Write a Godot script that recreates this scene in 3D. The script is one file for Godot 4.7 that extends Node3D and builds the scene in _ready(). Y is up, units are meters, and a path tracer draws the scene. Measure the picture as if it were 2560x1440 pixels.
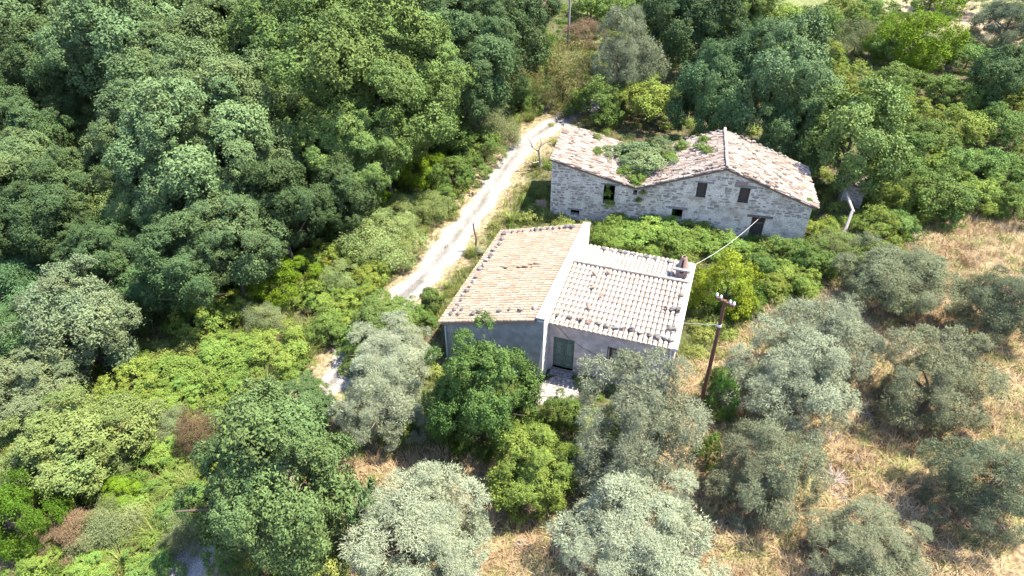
extends Node3D

var rng := RandomNumberGenerator.new()
var nz := FastNoiseLite.new()
var used := {}
var M := {}
var fam := {}
var trunks := []
var TRACK := []
var GROVE := PackedVector2Array()

# ---------------------------------------------------------------- naming
func numbered(n: String) -> String:
	if not used.has(n):
		used[n] = 0
		return n
	used[n] += 1
	return "%s_%03d" % [n, used[n]]

func tag(o, label, category, group = ""):
	o.set_meta("label", label)
	o.set_meta("category", category)
	if group != "":
		o.set_meta("group", group)

func thing(called, label, category, at := Vector3.ZERO, turn := 0.0, group := ""):
	var o := Node3D.new()
	o.name = numbered(called)
	add_child(o)
	o.position = at
	o.rotation.y = turn
	tag(o, label, category, group)
	return o

func part(called, mesh, m, parent, at := Vector3.ZERO):
	var o := MeshInstance3D.new()
	o.name = called if parent != self else numbered(called)
	o.mesh = mesh
	o.material_override = m
	parent.add_child(o, true)
	o.position = at
	return o

func holder(called, parent):
	var o := Node3D.new()
	o.name = called
	parent.add_child(o, true)
	return o

func structure(o):
	o.set_meta("kind", "structure")
	return o

# ---------------------------------------------------------------- materials
func lin(r, g, b) -> Color:
	return Color(r, g, b).linear_to_srgb()

func noise_tex(freq: float, lo: float, hi: float, seed_: int, size := 512, ridged := false) -> ImageTexture:
	var f := FastNoiseLite.new()
	f.seed = seed_
	f.frequency = freq
	f.noise_type = FastNoiseLite.TYPE_SIMPLEX_SMOOTH
	f.fractal_octaves = 5
	f.fractal_gain = 0.58
	if ridged:
		f.fractal_type = FastNoiseLite.FRACTAL_RIDGED
	var im: Image = f.get_seamless_image(size, size)
	im.convert(Image.FORMAT_L8)
	var d := im.get_data()
	for i in d.size():
		var v := clampf((d[i] / 255.0 - 0.5) * 1.5 + 0.5, 0.0, 1.0)
		d[i] = int(255.0 * lerpf(lo, hi, v))
	var out := Image.create_from_data(size, size, false, Image.FORMAT_L8, d)
	out.convert(Image.FORMAT_RGB8)
	out.generate_mipmaps()
	return ImageTexture.create_from_image(out)

func mat(c: Color, rough := 0.9, tex = null, scale := 1.0, bump := 0.0) -> StandardMaterial3D:
	var m := StandardMaterial3D.new()
	m.albedo_color = c
	m.roughness = rough
	m.metallic_specular = 0.3
	if tex != null:
		m.albedo_texture = tex
		m.uv1_triplanar = true
		m.uv1_world_triplanar = true
		m.uv1_scale = Vector3.ONE * scale
		if bump > 0.0:
			m.heightmap_enabled = true
			m.heightmap_texture = tex
			m.heightmap_scale = bump
	return m

func leaf_mat(c: Color, back := 0.5, rough := 0.65) -> StandardMaterial3D:
	var m := StandardMaterial3D.new()
	m.albedo_color = c
	m.vertex_color_use_as_albedo = true
	m.roughness = rough
	m.metallic_specular = 0.22
	m.cull_mode = BaseMaterial3D.CULL_DISABLED
	if back > 0.0:
		m.backlight_enabled = true
		m.backlight = Color(back, back, back * 0.55)
	return m

# ---------------------------------------------------------------- meshes
func commit(st: SurfaceTool) -> ArrayMesh:
	st.generate_normals()
	return st.commit()

func new_st(smooth := false) -> SurfaceTool:
	var st := SurfaceTool.new()
	st.begin(Mesh.PRIMITIVE_TRIANGLES)
	st.set_smooth_group(0 if smooth else -1)
	return st

func tri(st, a, b, c):
	st.add_vertex(a); st.add_vertex(b); st.add_vertex(c)

func quad(st, a, b, c, d):   # clockwise seen from the front
	tri(st, a, b, c)
	tri(st, a, c, d)

func hexa(st, p):   # p: bottom 4 (counter-clockwise from above) then top 4
	quad(st, p[4], p[7], p[6], p[5])
	quad(st, p[0], p[1], p[2], p[3])
	for i in 4:
		var j := (i + 1) % 4
		quad(st, p[i], p[i + 4], p[j + 4], p[j])

func bx(st, lo: Vector3, hi: Vector3):
	hexa(st, [Vector3(lo.x, lo.y, hi.z), Vector3(hi.x, lo.y, hi.z), Vector3(hi.x, lo.y, lo.z), Vector3(lo.x, lo.y, lo.z),
		Vector3(lo.x, hi.y, hi.z), Vector3(hi.x, hi.y, hi.z), Vector3(hi.x, hi.y, lo.z), Vector3(lo.x, hi.y, lo.z)])

func box(lo: Vector3, hi: Vector3) -> ArrayMesh:
	var st := new_st()
	bx(st, lo, hi)
	return commit(st)

func hexmesh(p) -> ArrayMesh:
	var st := new_st()
	hexa(st, p)
	return commit(st)

func add_tube(st, pts, radii, sides := 6):
	var n: int = pts.size()
	var rings := []
	for i in n:
		var d: Vector3 = (pts[mini(i + 1, n - 1)] - pts[maxi(i - 1, 0)]).normalized()
		var s := d.cross(Vector3(0.31, 0.22, 0.93)).normalized()
		var t := d.cross(s)
		var ring := []
		for k in sides:
			var a := TAU * k / sides
			ring.append(pts[i] + (s * cos(a) + t * sin(a)) * radii[i])
		rings.append(ring)
	for i in n - 1:
		for k in sides:
			var k2 := (k + 1) % sides
			quad(st, rings[i][k], rings[i + 1][k], rings[i + 1][k2], rings[i][k2])
	for k in range(1, sides - 1):
		tri(st, rings[n - 1][0], rings[n - 1][k + 1], rings[n - 1][k])
		tri(st, rings[0][0], rings[0][k], rings[0][k + 1])

func tube(pts, radii, sides := 6) -> ArrayMesh:
	var st := new_st()
	add_tube(st, pts, radii, sides)
	return commit(st)

func lathe(prof, sides := 12) -> ArrayMesh:   # prof: [radius, y] from the bottom up
	var st := new_st()
	for i in prof.size() - 1:
		for k in sides:
			var a := TAU * k / sides
			var b := TAU * (k + 1) / sides
			var p = prof[i]
			var q = prof[i + 1]
			quad(st, Vector3(cos(a) * p[0], p[1], sin(a) * p[0]), Vector3(cos(a) * q[0], q[1], sin(a) * q[0]),
				Vector3(cos(b) * q[0], q[1], sin(b) * q[0]), Vector3(cos(b) * p[0], p[1], sin(b) * p[0]))
	return commit(st)

# A wall whose front face is z = 0 (facing +z) and whose foot lies on y = 0; prof: [u, top height]; openings: [u0, u1, y0, y1]
func top_at(prof, u: float) -> float:
	for i in prof.size() - 1:
		if u <= prof[i + 1][0] + 1e-5:
			var t: float = (u - prof[i][0]) / (prof[i + 1][0] - prof[i][0])
			return lerpf(prof[i][1], prof[i + 1][1], t)
	return prof[-1][1]

func wall(prof, thick: float, openings) -> ArrayMesh:
	var st := new_st()
	var us := []
	for p in prof: us.append(p[0])
	for o in openings: us.append(o[0]); us.append(o[1])
	us.sort()
	var w: float = prof[-1][0] - prof[0][0]
	for i in us.size() - 1:
		var u0: float = us[i]
		var u1: float = us[i + 1]
		if u1 - u0 < 1e-4: continue
		var mid := (u0 + u1) * 0.5
		var cuts := []
		for o in openings:
			if o[0] < mid and mid < o[1]: cuts.append([o[2], o[3]])
		cuts.sort()
		var y := 0.0
		var spans := []
		for c in cuts:
			spans.append([y, y, c[0], c[0]])
			y = c[1]
		spans.append([y, y, top_at(prof, u0 + 1e-4), top_at(prof, u1 - 1e-4)])
		for s in spans:
			if s[2] - s[0] < 1e-3: continue
			var a := Vector3(u0, s[0], 0); var b := Vector3(u0, s[2], 0); var c := Vector3(u1, s[3], 0); var d := Vector3(u1, s[1], 0)
			var k := Vector3(0, 0, -thick)
			for f in [[a, b, c, d], [d + k, c + k, b + k, a + k], [b, b + k, c + k, c], [a, d, d + k, a + k]]:
				for n in [0, 1, 2, 0, 2, 3]:
					st.set_uv(Vector2((f[n].x - prof[0][0]) / w, 1.0 - f[n].y / 5.0))
					st.add_vertex(f[n])
	for o in openings:
		for u in [o[0], o[1]]:
			var f := [Vector3(u, o[2], 0), Vector3(u, o[3], 0), Vector3(u, o[3], -thick), Vector3(u, o[2], -thick)]
			for n in [0, 1, 2, 0, 2, 3]:
				st.set_uv(Vector2((u - prof[0][0]) / w, 1.0 - f[n].y / 5.0))
				st.add_vertex(f[n])
	for e in [prof[0], prof[-1]]:
		var f := [Vector3(e[0], 0, 0), Vector3(e[0], e[1], 0), Vector3(e[0], e[1], -thick), Vector3(e[0], 0, -thick)]
		for n in [0, 1, 2, 0, 2, 3]:
			st.set_uv(Vector2((e[0] - prof[0][0]) / w, 1.0 - f[n].y / 5.0))
			st.add_vertex(f[n])
	return commit(st)

# ---------------------------------------------------------------- rubble
var stone_meshes := []
func make_rubble():
	for k in 6:
		var st := new_st()
		var ring := []
		var inner := []
		for i in 8:
			var a := TAU * i / 8.0 + rng.randf_range(-0.22, 0.22)
			var r := 0.5 * rng.randf_range(0.82, 1.08)
			var e := Vector3(clampf(cos(a) * r * 1.18, -0.5, 0.5), clampf(sin(a) * r * 1.18, -0.5, 0.5), 0)
			ring.append(e)
			inner.append(Vector3(e.x * 0.82, e.y * 0.78, rng.randf_range(0.75, 1.15)))
		var c := Vector3(0, 0, 1.15)
		for i in 8:
			var j := (i + 1) % 8
			quad(st, ring[i], inner[i], inner[j], ring[j])
			tri(st, c, inner[j], inner[i])
		stone_meshes.append(commit(st))

var rock_meshes := []
func make_rocks():
	for k in 5:
		var sm := SphereMesh.new()
		sm.radial_segments = 9
		sm.rings = 5
		sm.radius = 0.5
		sm.height = 1.0
		var arr := sm.get_mesh_arrays()
		var v: PackedVector3Array = arr[Mesh.ARRAY_VERTEX]
		var idx: PackedInt32Array = arr[Mesh.ARRAY_INDEX]
		nz.seed = 900 + k
		nz.frequency = 0.9
		for i in v.size():
			var q := v[i]
			var f := 1.0 + 0.55 * nz.get_noise_3dv(q * 2.0)
			v[i] = Vector3(q.x * 1.25, q.y * 0.8, q.z) * f
		var st := new_st()
		for i in idx.size(): st.add_vertex(v[idx[i]])
		rock_meshes.append(commit(st))

# ---------------------------------------------------------------- roof tiles
var tile_mesh: ArrayMesh
var half_tile: ArrayMesh
func make_tile(l: float) -> ArrayMesh:   # runs along +x (down the slope), arch over +y
	var st := new_st()
	var n := 5
	var up := []; var lo := []; var upi := []; var loi := []
	for i in n + 1:
		var a := PI * i / n
		up.append(Vector3(0, sin(a) * 0.072, cos(a) * 0.082))
		lo.append(Vector3(l, sin(a) * 0.088 + 0.03, cos(a) * 0.1))
		upi.append(Vector3(0, sin(a) * 0.056, cos(a) * 0.066))
		loi.append(Vector3(l, sin(a) * 0.066 + 0.024, cos(a) * 0.078))
	for i in n:
		quad(st, up[i], up[i + 1], lo[i + 1], lo[i])
		quad(st, upi[i], loi[i], loi[i + 1], upi[i + 1])
		quad(st, lo[i], lo[i + 1], loi[i + 1], loi[i])
	return commit(st)

var CAM := Vector3(0, 22, 0)
# Lays cover tiles on one roof plane of a house; returns [Transform3D local, tone, shape]
func lay(list, o: Vector3, down: Vector3, across: Vector3, length: float, width: float, pitch: float, gap: float, mess: float, drop := 0.0):
	var n := across.cross(down).normalized()
	if n.y < 0: n = -n
	var cols := int(round(width / gap))
	var rows := int(ceil(length / pitch))
	for c in cols:
		var shift := rng.randf_range(-0.5, 0.5) * pitch * minf(1.0, mess * 4.0)
		for r in rows:
			if rng.randf() < drop: continue
			var along := r * pitch + shift + rng.randf_range(-1, 1) * mess * 0.25
			if along > length - 0.3: along = length - 0.36 - rng.randf() * mess * 0.3
			if along < 0.0: along = 0.0
			var p := o + down * along + across * ((c + 0.5) * gap + rng.randf_range(-1, 1) * mess * 0.12) + n * (rng.randf() * mess * 0.08)
			var b := Basis(down, n, down.cross(n).normalized())
			b = b * Basis(Vector3.UP, rng.randf_range(-1, 1) * mess) * Basis(Vector3.RIGHT, rng.randf_range(-1, 1) * mess * 0.8) * Basis(Vector3.BACK, -rng.randf() * mess * 0.25)
			list.append([Transform3D(b, p), rng.randi() % 6, p])

func place_tiles(list, roof: Node3D, house: Node3D, tones):
	var inv := house.transform.affine_inverse()
	var cam := inv * CAM
	list.sort_custom(func(a, b): return a[2].distance_squared_to(cam) < b[2].distance_squared_to(cam))
	for i in mini(300, list.size()):
		var o = part("roof_tile", tile_mesh, M[tones[list[i][1]]], roof)
		o.transform = list[i][0]
	if list.size() > 300:
		var sts := []
		for k in tones.size():
			var s := SurfaceTool.new()
			s.begin(Mesh.PRIMITIVE_TRIANGLES)
			sts.append(s)
		for i in range(300, list.size()):
			sts[list[i][1]].append_from(tile_mesh, 0, list[i][0])
		var am := ArrayMesh.new()
		for k in tones.size():
			sts[k].set_material(M[tones[k]])
			sts[k].commit(am)
		var o := MeshInstance3D.new()
		o.name = "roof_tiles"
		o.mesh = am
		o.set_meta("kind", "stuff")
		roof.add_child(o, true)

func bed(o: Vector3, down: Vector3, across: Vector3, length: float, width: float, gap: float) -> ArrayMesh:
	var st := new_st(true)
	var n := across.cross(down).normalized()
	if n.y < 0: n = -n
	var cols := int(round(width / gap))
	for c in cols * 4:
		var h0 := absf(sin(PI * c / 4.0)) ; var h1 := absf(sin(PI * (c + 1) / 4.0))
		var a := o + across * (c * gap / 4.0) + n * (0.03 - 0.045 * (1.0 - h0))
		var b := o + across * ((c + 1) * gap / 4.0) + n * (0.03 - 0.045 * (1.0 - h1))
		quad(st, a, b, b + down * length, a + down * length)
	return commit(st)

# ---------------------------------------------------------------- foliage
# A clump is a unit ball of leaves round a few sub-centres, opening towards +y.
func clump(n: int, ll: float, lw: float, subs: int, spread: float, upright: float) -> Dictionary:
	var v := PackedVector3Array()
	var nn := PackedVector3Array()
	var c := PackedFloat32Array()
	var cen := []
	for s in subs:
		var t := (s + 0.5) / subs
		var y := 1.0 - 1.35 * t
		var a := s * 2.399963 + rng.randf_range(-0.4, 0.4)
		var r := sqrt(maxf(0.0, 1.0 - y * y))
		cen.append([Vector3(cos(a) * r, y, sin(a) * r) * rng.randf_range(0.5, 0.8), rng.randf_range(0.7, 1.25) * spread, rng.randf_range(0.82, 1.15)])
	for i in n:
		var s = cen[rng.randi() % subs]
		var d := Vector3(rng.randfn(), rng.randfn(), rng.randfn()).normalized()
		if d.y < -0.2: d.y = -d.y
		var far := pow(rng.randf(), 0.45) if rng.randf() > 0.12 else rng.randf_range(0.9, 1.6)
		var p: Vector3 = s[0] + d * s[1] * far
		var out := (d * 0.6 + p * 0.45 + Vector3(0, 0.45, 0) + Vector3(rng.randfn(), rng.randfn(), rng.randfn()) * 0.5).normalized()
		var ax := out.cross(Vector3(rng.randfn(), rng.randfn() * 0.5, rng.randfn())).normalized()
		ax = (ax + d * upright).normalized()
		var sd := ax.cross(out).normalized()
		var l := ll * rng.randf_range(0.6, 1.35)
		var w := lw * rng.randf_range(0.7, 1.25) * 0.5
		v.append(p - sd * w); v.append(p + ax * l); v.append(p + sd * w)
		var nrm := sd.cross(ax).normalized()
		nn.append(nrm); nn.append(nrm); nn.append(nrm)
		c.append(s[2] * rng.randf_range(0.75, 1.2))
	return {"v": v, "n": nn, "c": c}

func crown(protos, count: int, r0: float, r1: float, ylow: float, lumpy: float, hue: float, inner := 0.2, hole := 0.3) -> ArrayMesh:
	var v := PackedVector3Array()
	var nn := PackedVector3Array()
	var c := PackedColorArray()
	var idx := PackedInt32Array()
	nz.seed = rng.randi() % 10000
	nz.frequency = 0.8
	for k in count:
		var t := (k + 0.5) / count
		var y := 1.0 - (1.0 - ylow) * t
		var a := k * 2.399963 + rng.randf_range(-0.5, 0.5)
		var r := sqrt(maxf(0.0, 1.0 - y * y))
		var d := Vector3(cos(a) * r, y + rng.randf_range(-0.1, 0.1), sin(a) * r)
		var s := lerpf(r0, r1, pow(rng.randf(), 1.6))
		if nz.get_noise_3dv(d * 3.1 + Vector3(9, 3, 5)) < -hole: continue
		var rad := (1.0 - s * 0.75) * (1.0 + lumpy * nz.get_noise_3dv(d * 1.9) * 1.8) * rng.randf_range(0.8, 1.08)
		rad = minf(rad, 1.08 - s * 0.6)
		if rng.randf() < inner: rad *= rng.randf_range(0.45, 0.8)
		var p := d * rad
		var outw := (d + Vector3(0, 0.35, 0)).normalized()
		var q := Quaternion(Vector3.UP, outw) if outw.y > -0.98 else Quaternion.IDENTITY
		var b := Basis(q) * Basis(Vector3.UP, rng.randf() * TAU)
		var pr = protos[rng.randi() % protos.size()]
		v.append_array(Transform3D(b.scaled(Vector3(s, s * rng.randf_range(0.75, 1.0), s)), p) * pr.v)
		nn.append_array(Transform3D(b, Vector3.ZERO) * pr.n)
		var tone := rng.randf_range(0.82, 1.16)
		var warm := rng.randf_range(-1, 1) * hue
		var pc: PackedFloat32Array = pr.c
		for i in pc.size():
			var g := pc[i] * tone
			var col := Color(g * (1.0 + warm), g, g * (1.0 - warm * 0.7))
			c.append(col); c.append(col); c.append(col)
	return arrays_mesh(v, nn, c, idx)

func arrays_mesh(v, nn, c, idx) -> ArrayMesh:
	var arr := []
	arr.resize(Mesh.ARRAY_MAX)
	arr[Mesh.ARRAY_VERTEX] = v
	arr[Mesh.ARRAY_NORMAL] = nn
	arr[Mesh.ARRAY_COLOR] = c
	if idx.size() > 0: arr[Mesh.ARRAY_INDEX] = idx
	var m := ArrayMesh.new()
	m.add_surface_from_arrays(Mesh.PRIMITIVE_TRIANGLES, arr)
	return m

# Blades growing from a foot: grass tufts, tussocks and brooms.
func blades(n: int, h: float, w: float, lean: float, foot: float, droop: float) -> ArrayMesh:
	var v := PackedVector3Array(); var nn := PackedVector3Array(); var c := PackedColorArray(); var idx := PackedInt32Array()
	for i in n:
		var a := rng.randf() * TAU
		var dir := Vector3(cos(a), 0, sin(a))
		var fr := foot * sqrt(rng.randf())
		var p := Vector3(cos(a + 0.7), 0, sin(a + 0.7)) * fr
		var ln := lean * rng.randf_range(0.2, 1.3)
		var l := h * rng.randf_range(0.55, 1.15)
		var sd := dir.cross(Vector3.UP).rotated(Vector3.UP, rng.randf_range(-0.9, 0.9)) * w * rng.randf_range(0.6, 1.3) * 0.5
		var p1 := p + (Vector3.UP + dir * ln * 0.7).normalized() * l * 0.55
		var p2 := p1 + (Vector3.UP * (1.0 - droop * rng.randf()) + dir * (ln + 0.25)).normalized() * l * 0.5
		var o := v.size()
		for q in [p - sd, p + sd, p1 - sd * 0.8, p1 + sd * 0.8, p2]: v.append(q)
		var nr := (sd.cross(p2 - p)).normalized()
		var flip := nr.y < 0
		if flip: nr = -nr
		var g := rng.randf_range(0.7, 1.2)
		var wm := rng.randf_range(-0.06, 0.06)
		for q in 5:
			nn.append(nr)
			c.append(Color(g * (1.0 + wm), g, g * (1.0 - wm)))
		for q in ([0, 1, 2, 1, 3, 2, 2, 3, 4] if flip else [0, 2, 1, 1, 2, 3, 2, 4, 3]): idx.append(o + q)
	return arrays_mesh(v, nn, c, idx)

func make_families():
	var leafy := []
	for k in 4: leafy.append(clump(2300, 0.098, 0.072, 16, 0.3, 0.2))
	var leafy_s := []
	for k in 4: leafy_s.append(clump(1800, 0.1, 0.075, 14, 0.3, 0.2))
	var fine := []
	for k in 4: fine.append(clump(2200, 0.13, 0.03, 14, 0.32, 1.0))
	var bushy := []
	for k in 4: bushy.append(clump(1150, 0.105, 0.08, 10, 0.31, 0.5))
	var tight := []
	for k in 3: tight.append(clump(1400, 0.1, 0.06, 11, 0.31, 0.7))
	var fern := []
	for k in 3: fern.append(clump(1300, 0.17, 0.05, 12, 0.38, 0.9))
	var spray := []
	for k in 3: spray.append(clump(1000, 0.115, 0.055, 7, 0.42, 1.0))
	var bigleaf := []
	for k in 3: bigleaf.append(clump(600, 0.18, 0.15, 9, 0.44, 0.3))
	var thin := []
	for k in 3: thin.append(clump(1100, 0.12, 0.045, 11, 0.48, 1.0))
	fam["oak_large"] = []; fam["oak_small"] = []; fam["olive"] = []; fam["bush"] = []; fam["dense"] = []
	fam["fern"] = []; fam["thorn"] = []; fam["fig"] = []; fam["broom"] = []; fam["heath"] = []; fam["bramble"] = []; fam["walnut"] = []
	for k in 4: fam["oak_large"].append(crown(leafy, 72, 0.17, 0.4, -0.7, 0.6, 0.085, 0.18, 0.3))
	for k in 4: fam["oak_small"].append(crown(leafy_s, 52, 0.2, 0.44, -0.9, 0.5, 0.085, 0.2, 0.42))
	for k in 4: fam["olive"].append(crown(fine, 56, 0.18, 0.42, -0.9, 0.52, 0.03, 0.3, 0.46))
	for k in 5: fam["bush"].append(crown(bushy, 28, 0.2, 0.5, -0.3, 0.7, 0.16))
	for k in 3: fam["dense"].append(crown(tight, 32, 0.22, 0.44, -0.6, 0.45, 0.08, 0.2, 0.45))
	for k in 3: fam["fern"].append(crown(fern, 38, 0.24, 0.42, -0.6, 0.5, 0.04))
	for k in 3: fam["thorn"].append(crown(spray, 36, 0.18, 0.45, -0.2, 0.6, 0.08))
	fam["fig"].append(crown(bigleaf, 54, 0.2, 0.36, -0.8, 0.4, 0.06))
	for k in 2: fam["heath"].append(crown(thin, 36, 0.25, 0.45, -0.6, 0.5, 0.08))
	for k in 2: fam["walnut"].append(crown(thin, 42, 0.2, 0.4, -0.6, 0.6, 0.12))
	for k in 6: fam["bramble"].append(crown(bushy, 22, 0.18, 0.6, 0.0, 0.9, 0.18))
	for k in 3: fam["broom"].append(crown(thin, 30, 0.22, 0.5, -0.4, 0.7, 0.08))

func make_trunks():
	for k in 4:
		var st := new_st()
		var bend := Vector3(rng.randf_range(-0.1, 0.1), 0, rng.randf_range(-0.1, 0.1))
		var pts := [Vector3(0, -0.02, 0), Vector3(0, 0.05, 0) + bend * 0.1, Vector3(0, 0.25, 0) + bend * 0.6, Vector3(0, 0.5, 0) + bend, Vector3(0, 0.95, 0) + bend * 1.2]
		add_tube(st, pts, [0.085, 0.062, 0.05, 0.042, 0.012], 8)
		for l in 7:
			var a := l * 2.4 + rng.randf()
			var h0 := rng.randf_range(0.3, 0.6)
			var d := Vector3(cos(a), 0, sin(a))
			var p0 := Vector3(0, h0, 0) + bend * (h0 + 0.3)
			add_tube(st, [p0, p0 + d * 0.25 + Vector3(0, 0.13, 0), p0 + d * rng.randf_range(0.6, 0.95) + Vector3(0, rng.randf_range(0.2, 0.45), 0)], [0.03, 0.02, 0.006], 5)
		trunks.append(commit(st))

# kind: [family, name, category, material colour (linear), backlight, part name of the wood]
var KINDS := {
	"oak_dark": ["oak", "oak_tree", "tree", Vector3(0.064, 0.106, 0.040), 0.34],
	"oak_grey": ["oak", "oak_tree", "tree", Vector3(0.105, 0.159, 0.064), 0.34],
	"oak_bright": ["oak", "oak_tree", "tree", Vector3(0.117, 0.178, 0.048), 0.34],
	"oak_blue": ["oak", "oak_tree", "tree", Vector3(0.072, 0.124, 0.048), 0.34],
	"oak_deep": ["oak", "oak_tree", "tree", Vector3(0.090, 0.146, 0.054), 0.34],
	"oak_young": ["oak", "oak_tree", "tree", Vector3(0.085, 0.15, 0.038), 0.5],
	"oak_pale": ["oak", "oak_tree", "tree", Vector3(0.14, 0.19, 0.06), 0.5],
	"holm": ["oak", "holm_oak_tree", "tree", Vector3(0.125, 0.16, 0.08), 0.34],
	"chartreuse": ["oak", "shrub_tree", "tree", Vector3(0.175, 0.24, 0.048), 0.6],
	"robinia": ["fern", "acacia_tree", "tree", Vector3(0.085, 0.16, 0.065), 0.5],
	"olive": ["olive", "olive_tree", "tree", Vector3(0.177, 0.198, 0.116), 0.34],
	"olive_pale": ["olive", "olive_tree", "tree", Vector3(0.22, 0.245, 0.155), 0.34],
	"olive_dark": ["olive", "olive_tree", "tree", Vector3(0.137, 0.165, 0.094), 0.34],
	"walnut": ["walnut", "tall_shrub", "shrub", Vector3(0.2, 0.2, 0.075), 0.4],
	"fig": ["fig", "fig_tree", "tree", Vector3(0.13, 0.2, 0.06), 0.5],
	"bush": ["bush", "bush", "bush", Vector3(0.114, 0.178, 0.041), 0.34],
	"yellow_bush": ["bush", "bush", "bush", Vector3(0.165, 0.215, 0.04), 0.34],
	"lime": ["dense", "mastic_bush", "bush", Vector3(0.125, 0.205, 0.014), 0.34],
	"ivy": ["dense", "ivy_shrub", "shrub", Vector3(0.07, 0.15, 0.025), 0.5],
	"thorn": ["thorn", "thorn_shrub", "shrub", Vector3(0.19, 0.24, 0.08), 0.4],
	"heath": ["heath", "heath_bush", "bush", Vector3(0.17, 0.12, 0.07), 0.2],
	"broom": ["broom", "broom_shrub", "shrub", Vector3(0.15, 0.18, 0.08), 0.2],
	"bramble": ["bramble", "bramble_bush", "bramble", Vector3(0.142, 0.215, 0.042), 0.34],
	"mastic_deep": ["dense", "mastic_bush", "bush", Vector3(0.075, 0.15, 0.014), 0.4],
	"bright_bush": ["bush", "bush", "bush", Vector3(0.2, 0.26, 0.025), 0.5],
	"roof_bush": ["bush", "bush", "bush", Vector3(0.15, 0.2, 0.085), 0.34],
}

func plant(kind, x, z, a, b, hc, label, group, i, base_y := 0.0):
	var K = KINDS[kind]
	var f: String = K[0]
	if f == "oak": f = "oak_large" if a > 2.9 else "oak_small"
	var y := base_y if base_y > 0.0 else ground_y(x, z)
	var t = thing(K[1], label, K[2], Vector3(x, y, z), rng.randf() * TAU, group)
	var tone := rng.randi() % 3
	var key := "%s_%d" % [kind, tone]
	if not M.has(key):
		var s := 0.88 + 0.12 * tone
		var w := [0.0, 0.035, -0.03][tone] as float
		M[key] = leaf_mat(lin(K[3].x * s * (1.0 + w), K[3].y * s, K[3].z * s * (1.0 - w)), K[4])
	var cr = part("foliage" if K[2] != "tree" else "crown", fam[f][rng.randi() % fam[f].size()], M[key], t)
	cr.scale = Vector3(a, b, a)
	cr.position.y = hc
	var tr = part("trunk" if K[2] == "tree" else "stem", trunks[rng.randi() % 4], M["bark"] if not f == "olive" else M["olive_bark"], t)
	var ty: float = hc + b * 0.35
	var thick := clampf(a, 0.5, 4.0)
	tr.scale = Vector3(thick, ty, thick) * (Vector3.ONE if K[2] == "tree" else Vector3(0.6, 1.0, 0.6))
	return t

# ---------------------------------------------------------------- ground
func track_d(x: float, z: float) -> float:
	var p := Vector2(x, z)
	var best := 1e9
	for i in TRACK.size() - 1:
		var q := Geometry2D.get_closest_point_to_segment(p, TRACK[i], TRACK[i + 1])
		best = minf(best, p.distance_squared_to(q))
	return sqrt(best)

var gn := FastNoiseLite.new()
var cn := FastNoiseLite.new()
func ground_y(x: float, z: float) -> float:
	var away := smoothstep(9.0, 22.0, Vector2(x - 6.0, z + 32.0).length())
	return gn.get_noise_2d(x, z) * 0.35 * away

func in_house(x: float, z: float, m := 0.0) -> bool:
	for h in [[1.72, -23.32, 0.331, -4.95, 5.75, -0.95, 7.6], [2.46, -37.56, 0.225, 0.0, 15.6, 0.0, 5.5]]:
		var dx: float = x - h[0]
		var dz: float = z - h[1]
		var u: float = dx * cos(h[2]) + dz * sin(h[2])
		var v: float = dx * sin(h[2]) - dz * cos(h[2])
		if h[0] < 2.0 and u > 0.0 and v < -0.05 + m * 0.0: continue
		if u > h[3] - m and u < h[4] + m and v > h[5] - m and v < h[6] + m: return true
	return false

func grove_w(x: float, z: float) -> float:
	var p := Vector2(x, z)
	var inside := Geometry2D.is_point_in_polygon(p, GROVE)
	var d := 1e9
	for i in GROVE.size():
		var q := Geometry2D.get_closest_point_to_segment(p, GROVE[i], GROVE[(i + 1) % GROVE.size()])
		d = minf(d, p.distance_to(q))
	if not inside: d = -d
	return smoothstep(-1.2, 1.2, d + cn.get_noise_2d(x * 3.0, z * 3.0) * 2.0)

func axis_points(lo: float, hi: float, step: float, far: float) -> PackedFloat32Array:
	var left := []
	var p := lo
	var s := step
	while p > -far:
		s *= 1.35
		p -= s
		left.append(p)
	left.reverse()
	var out := PackedFloat32Array(left)
	p = lo
	while p < hi:
		out.append(p)
		p += step
	s = step
	while p < far:
		out.append(p)
		p += s
		s *= 1.35
	out.append(p)
	return out

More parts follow.
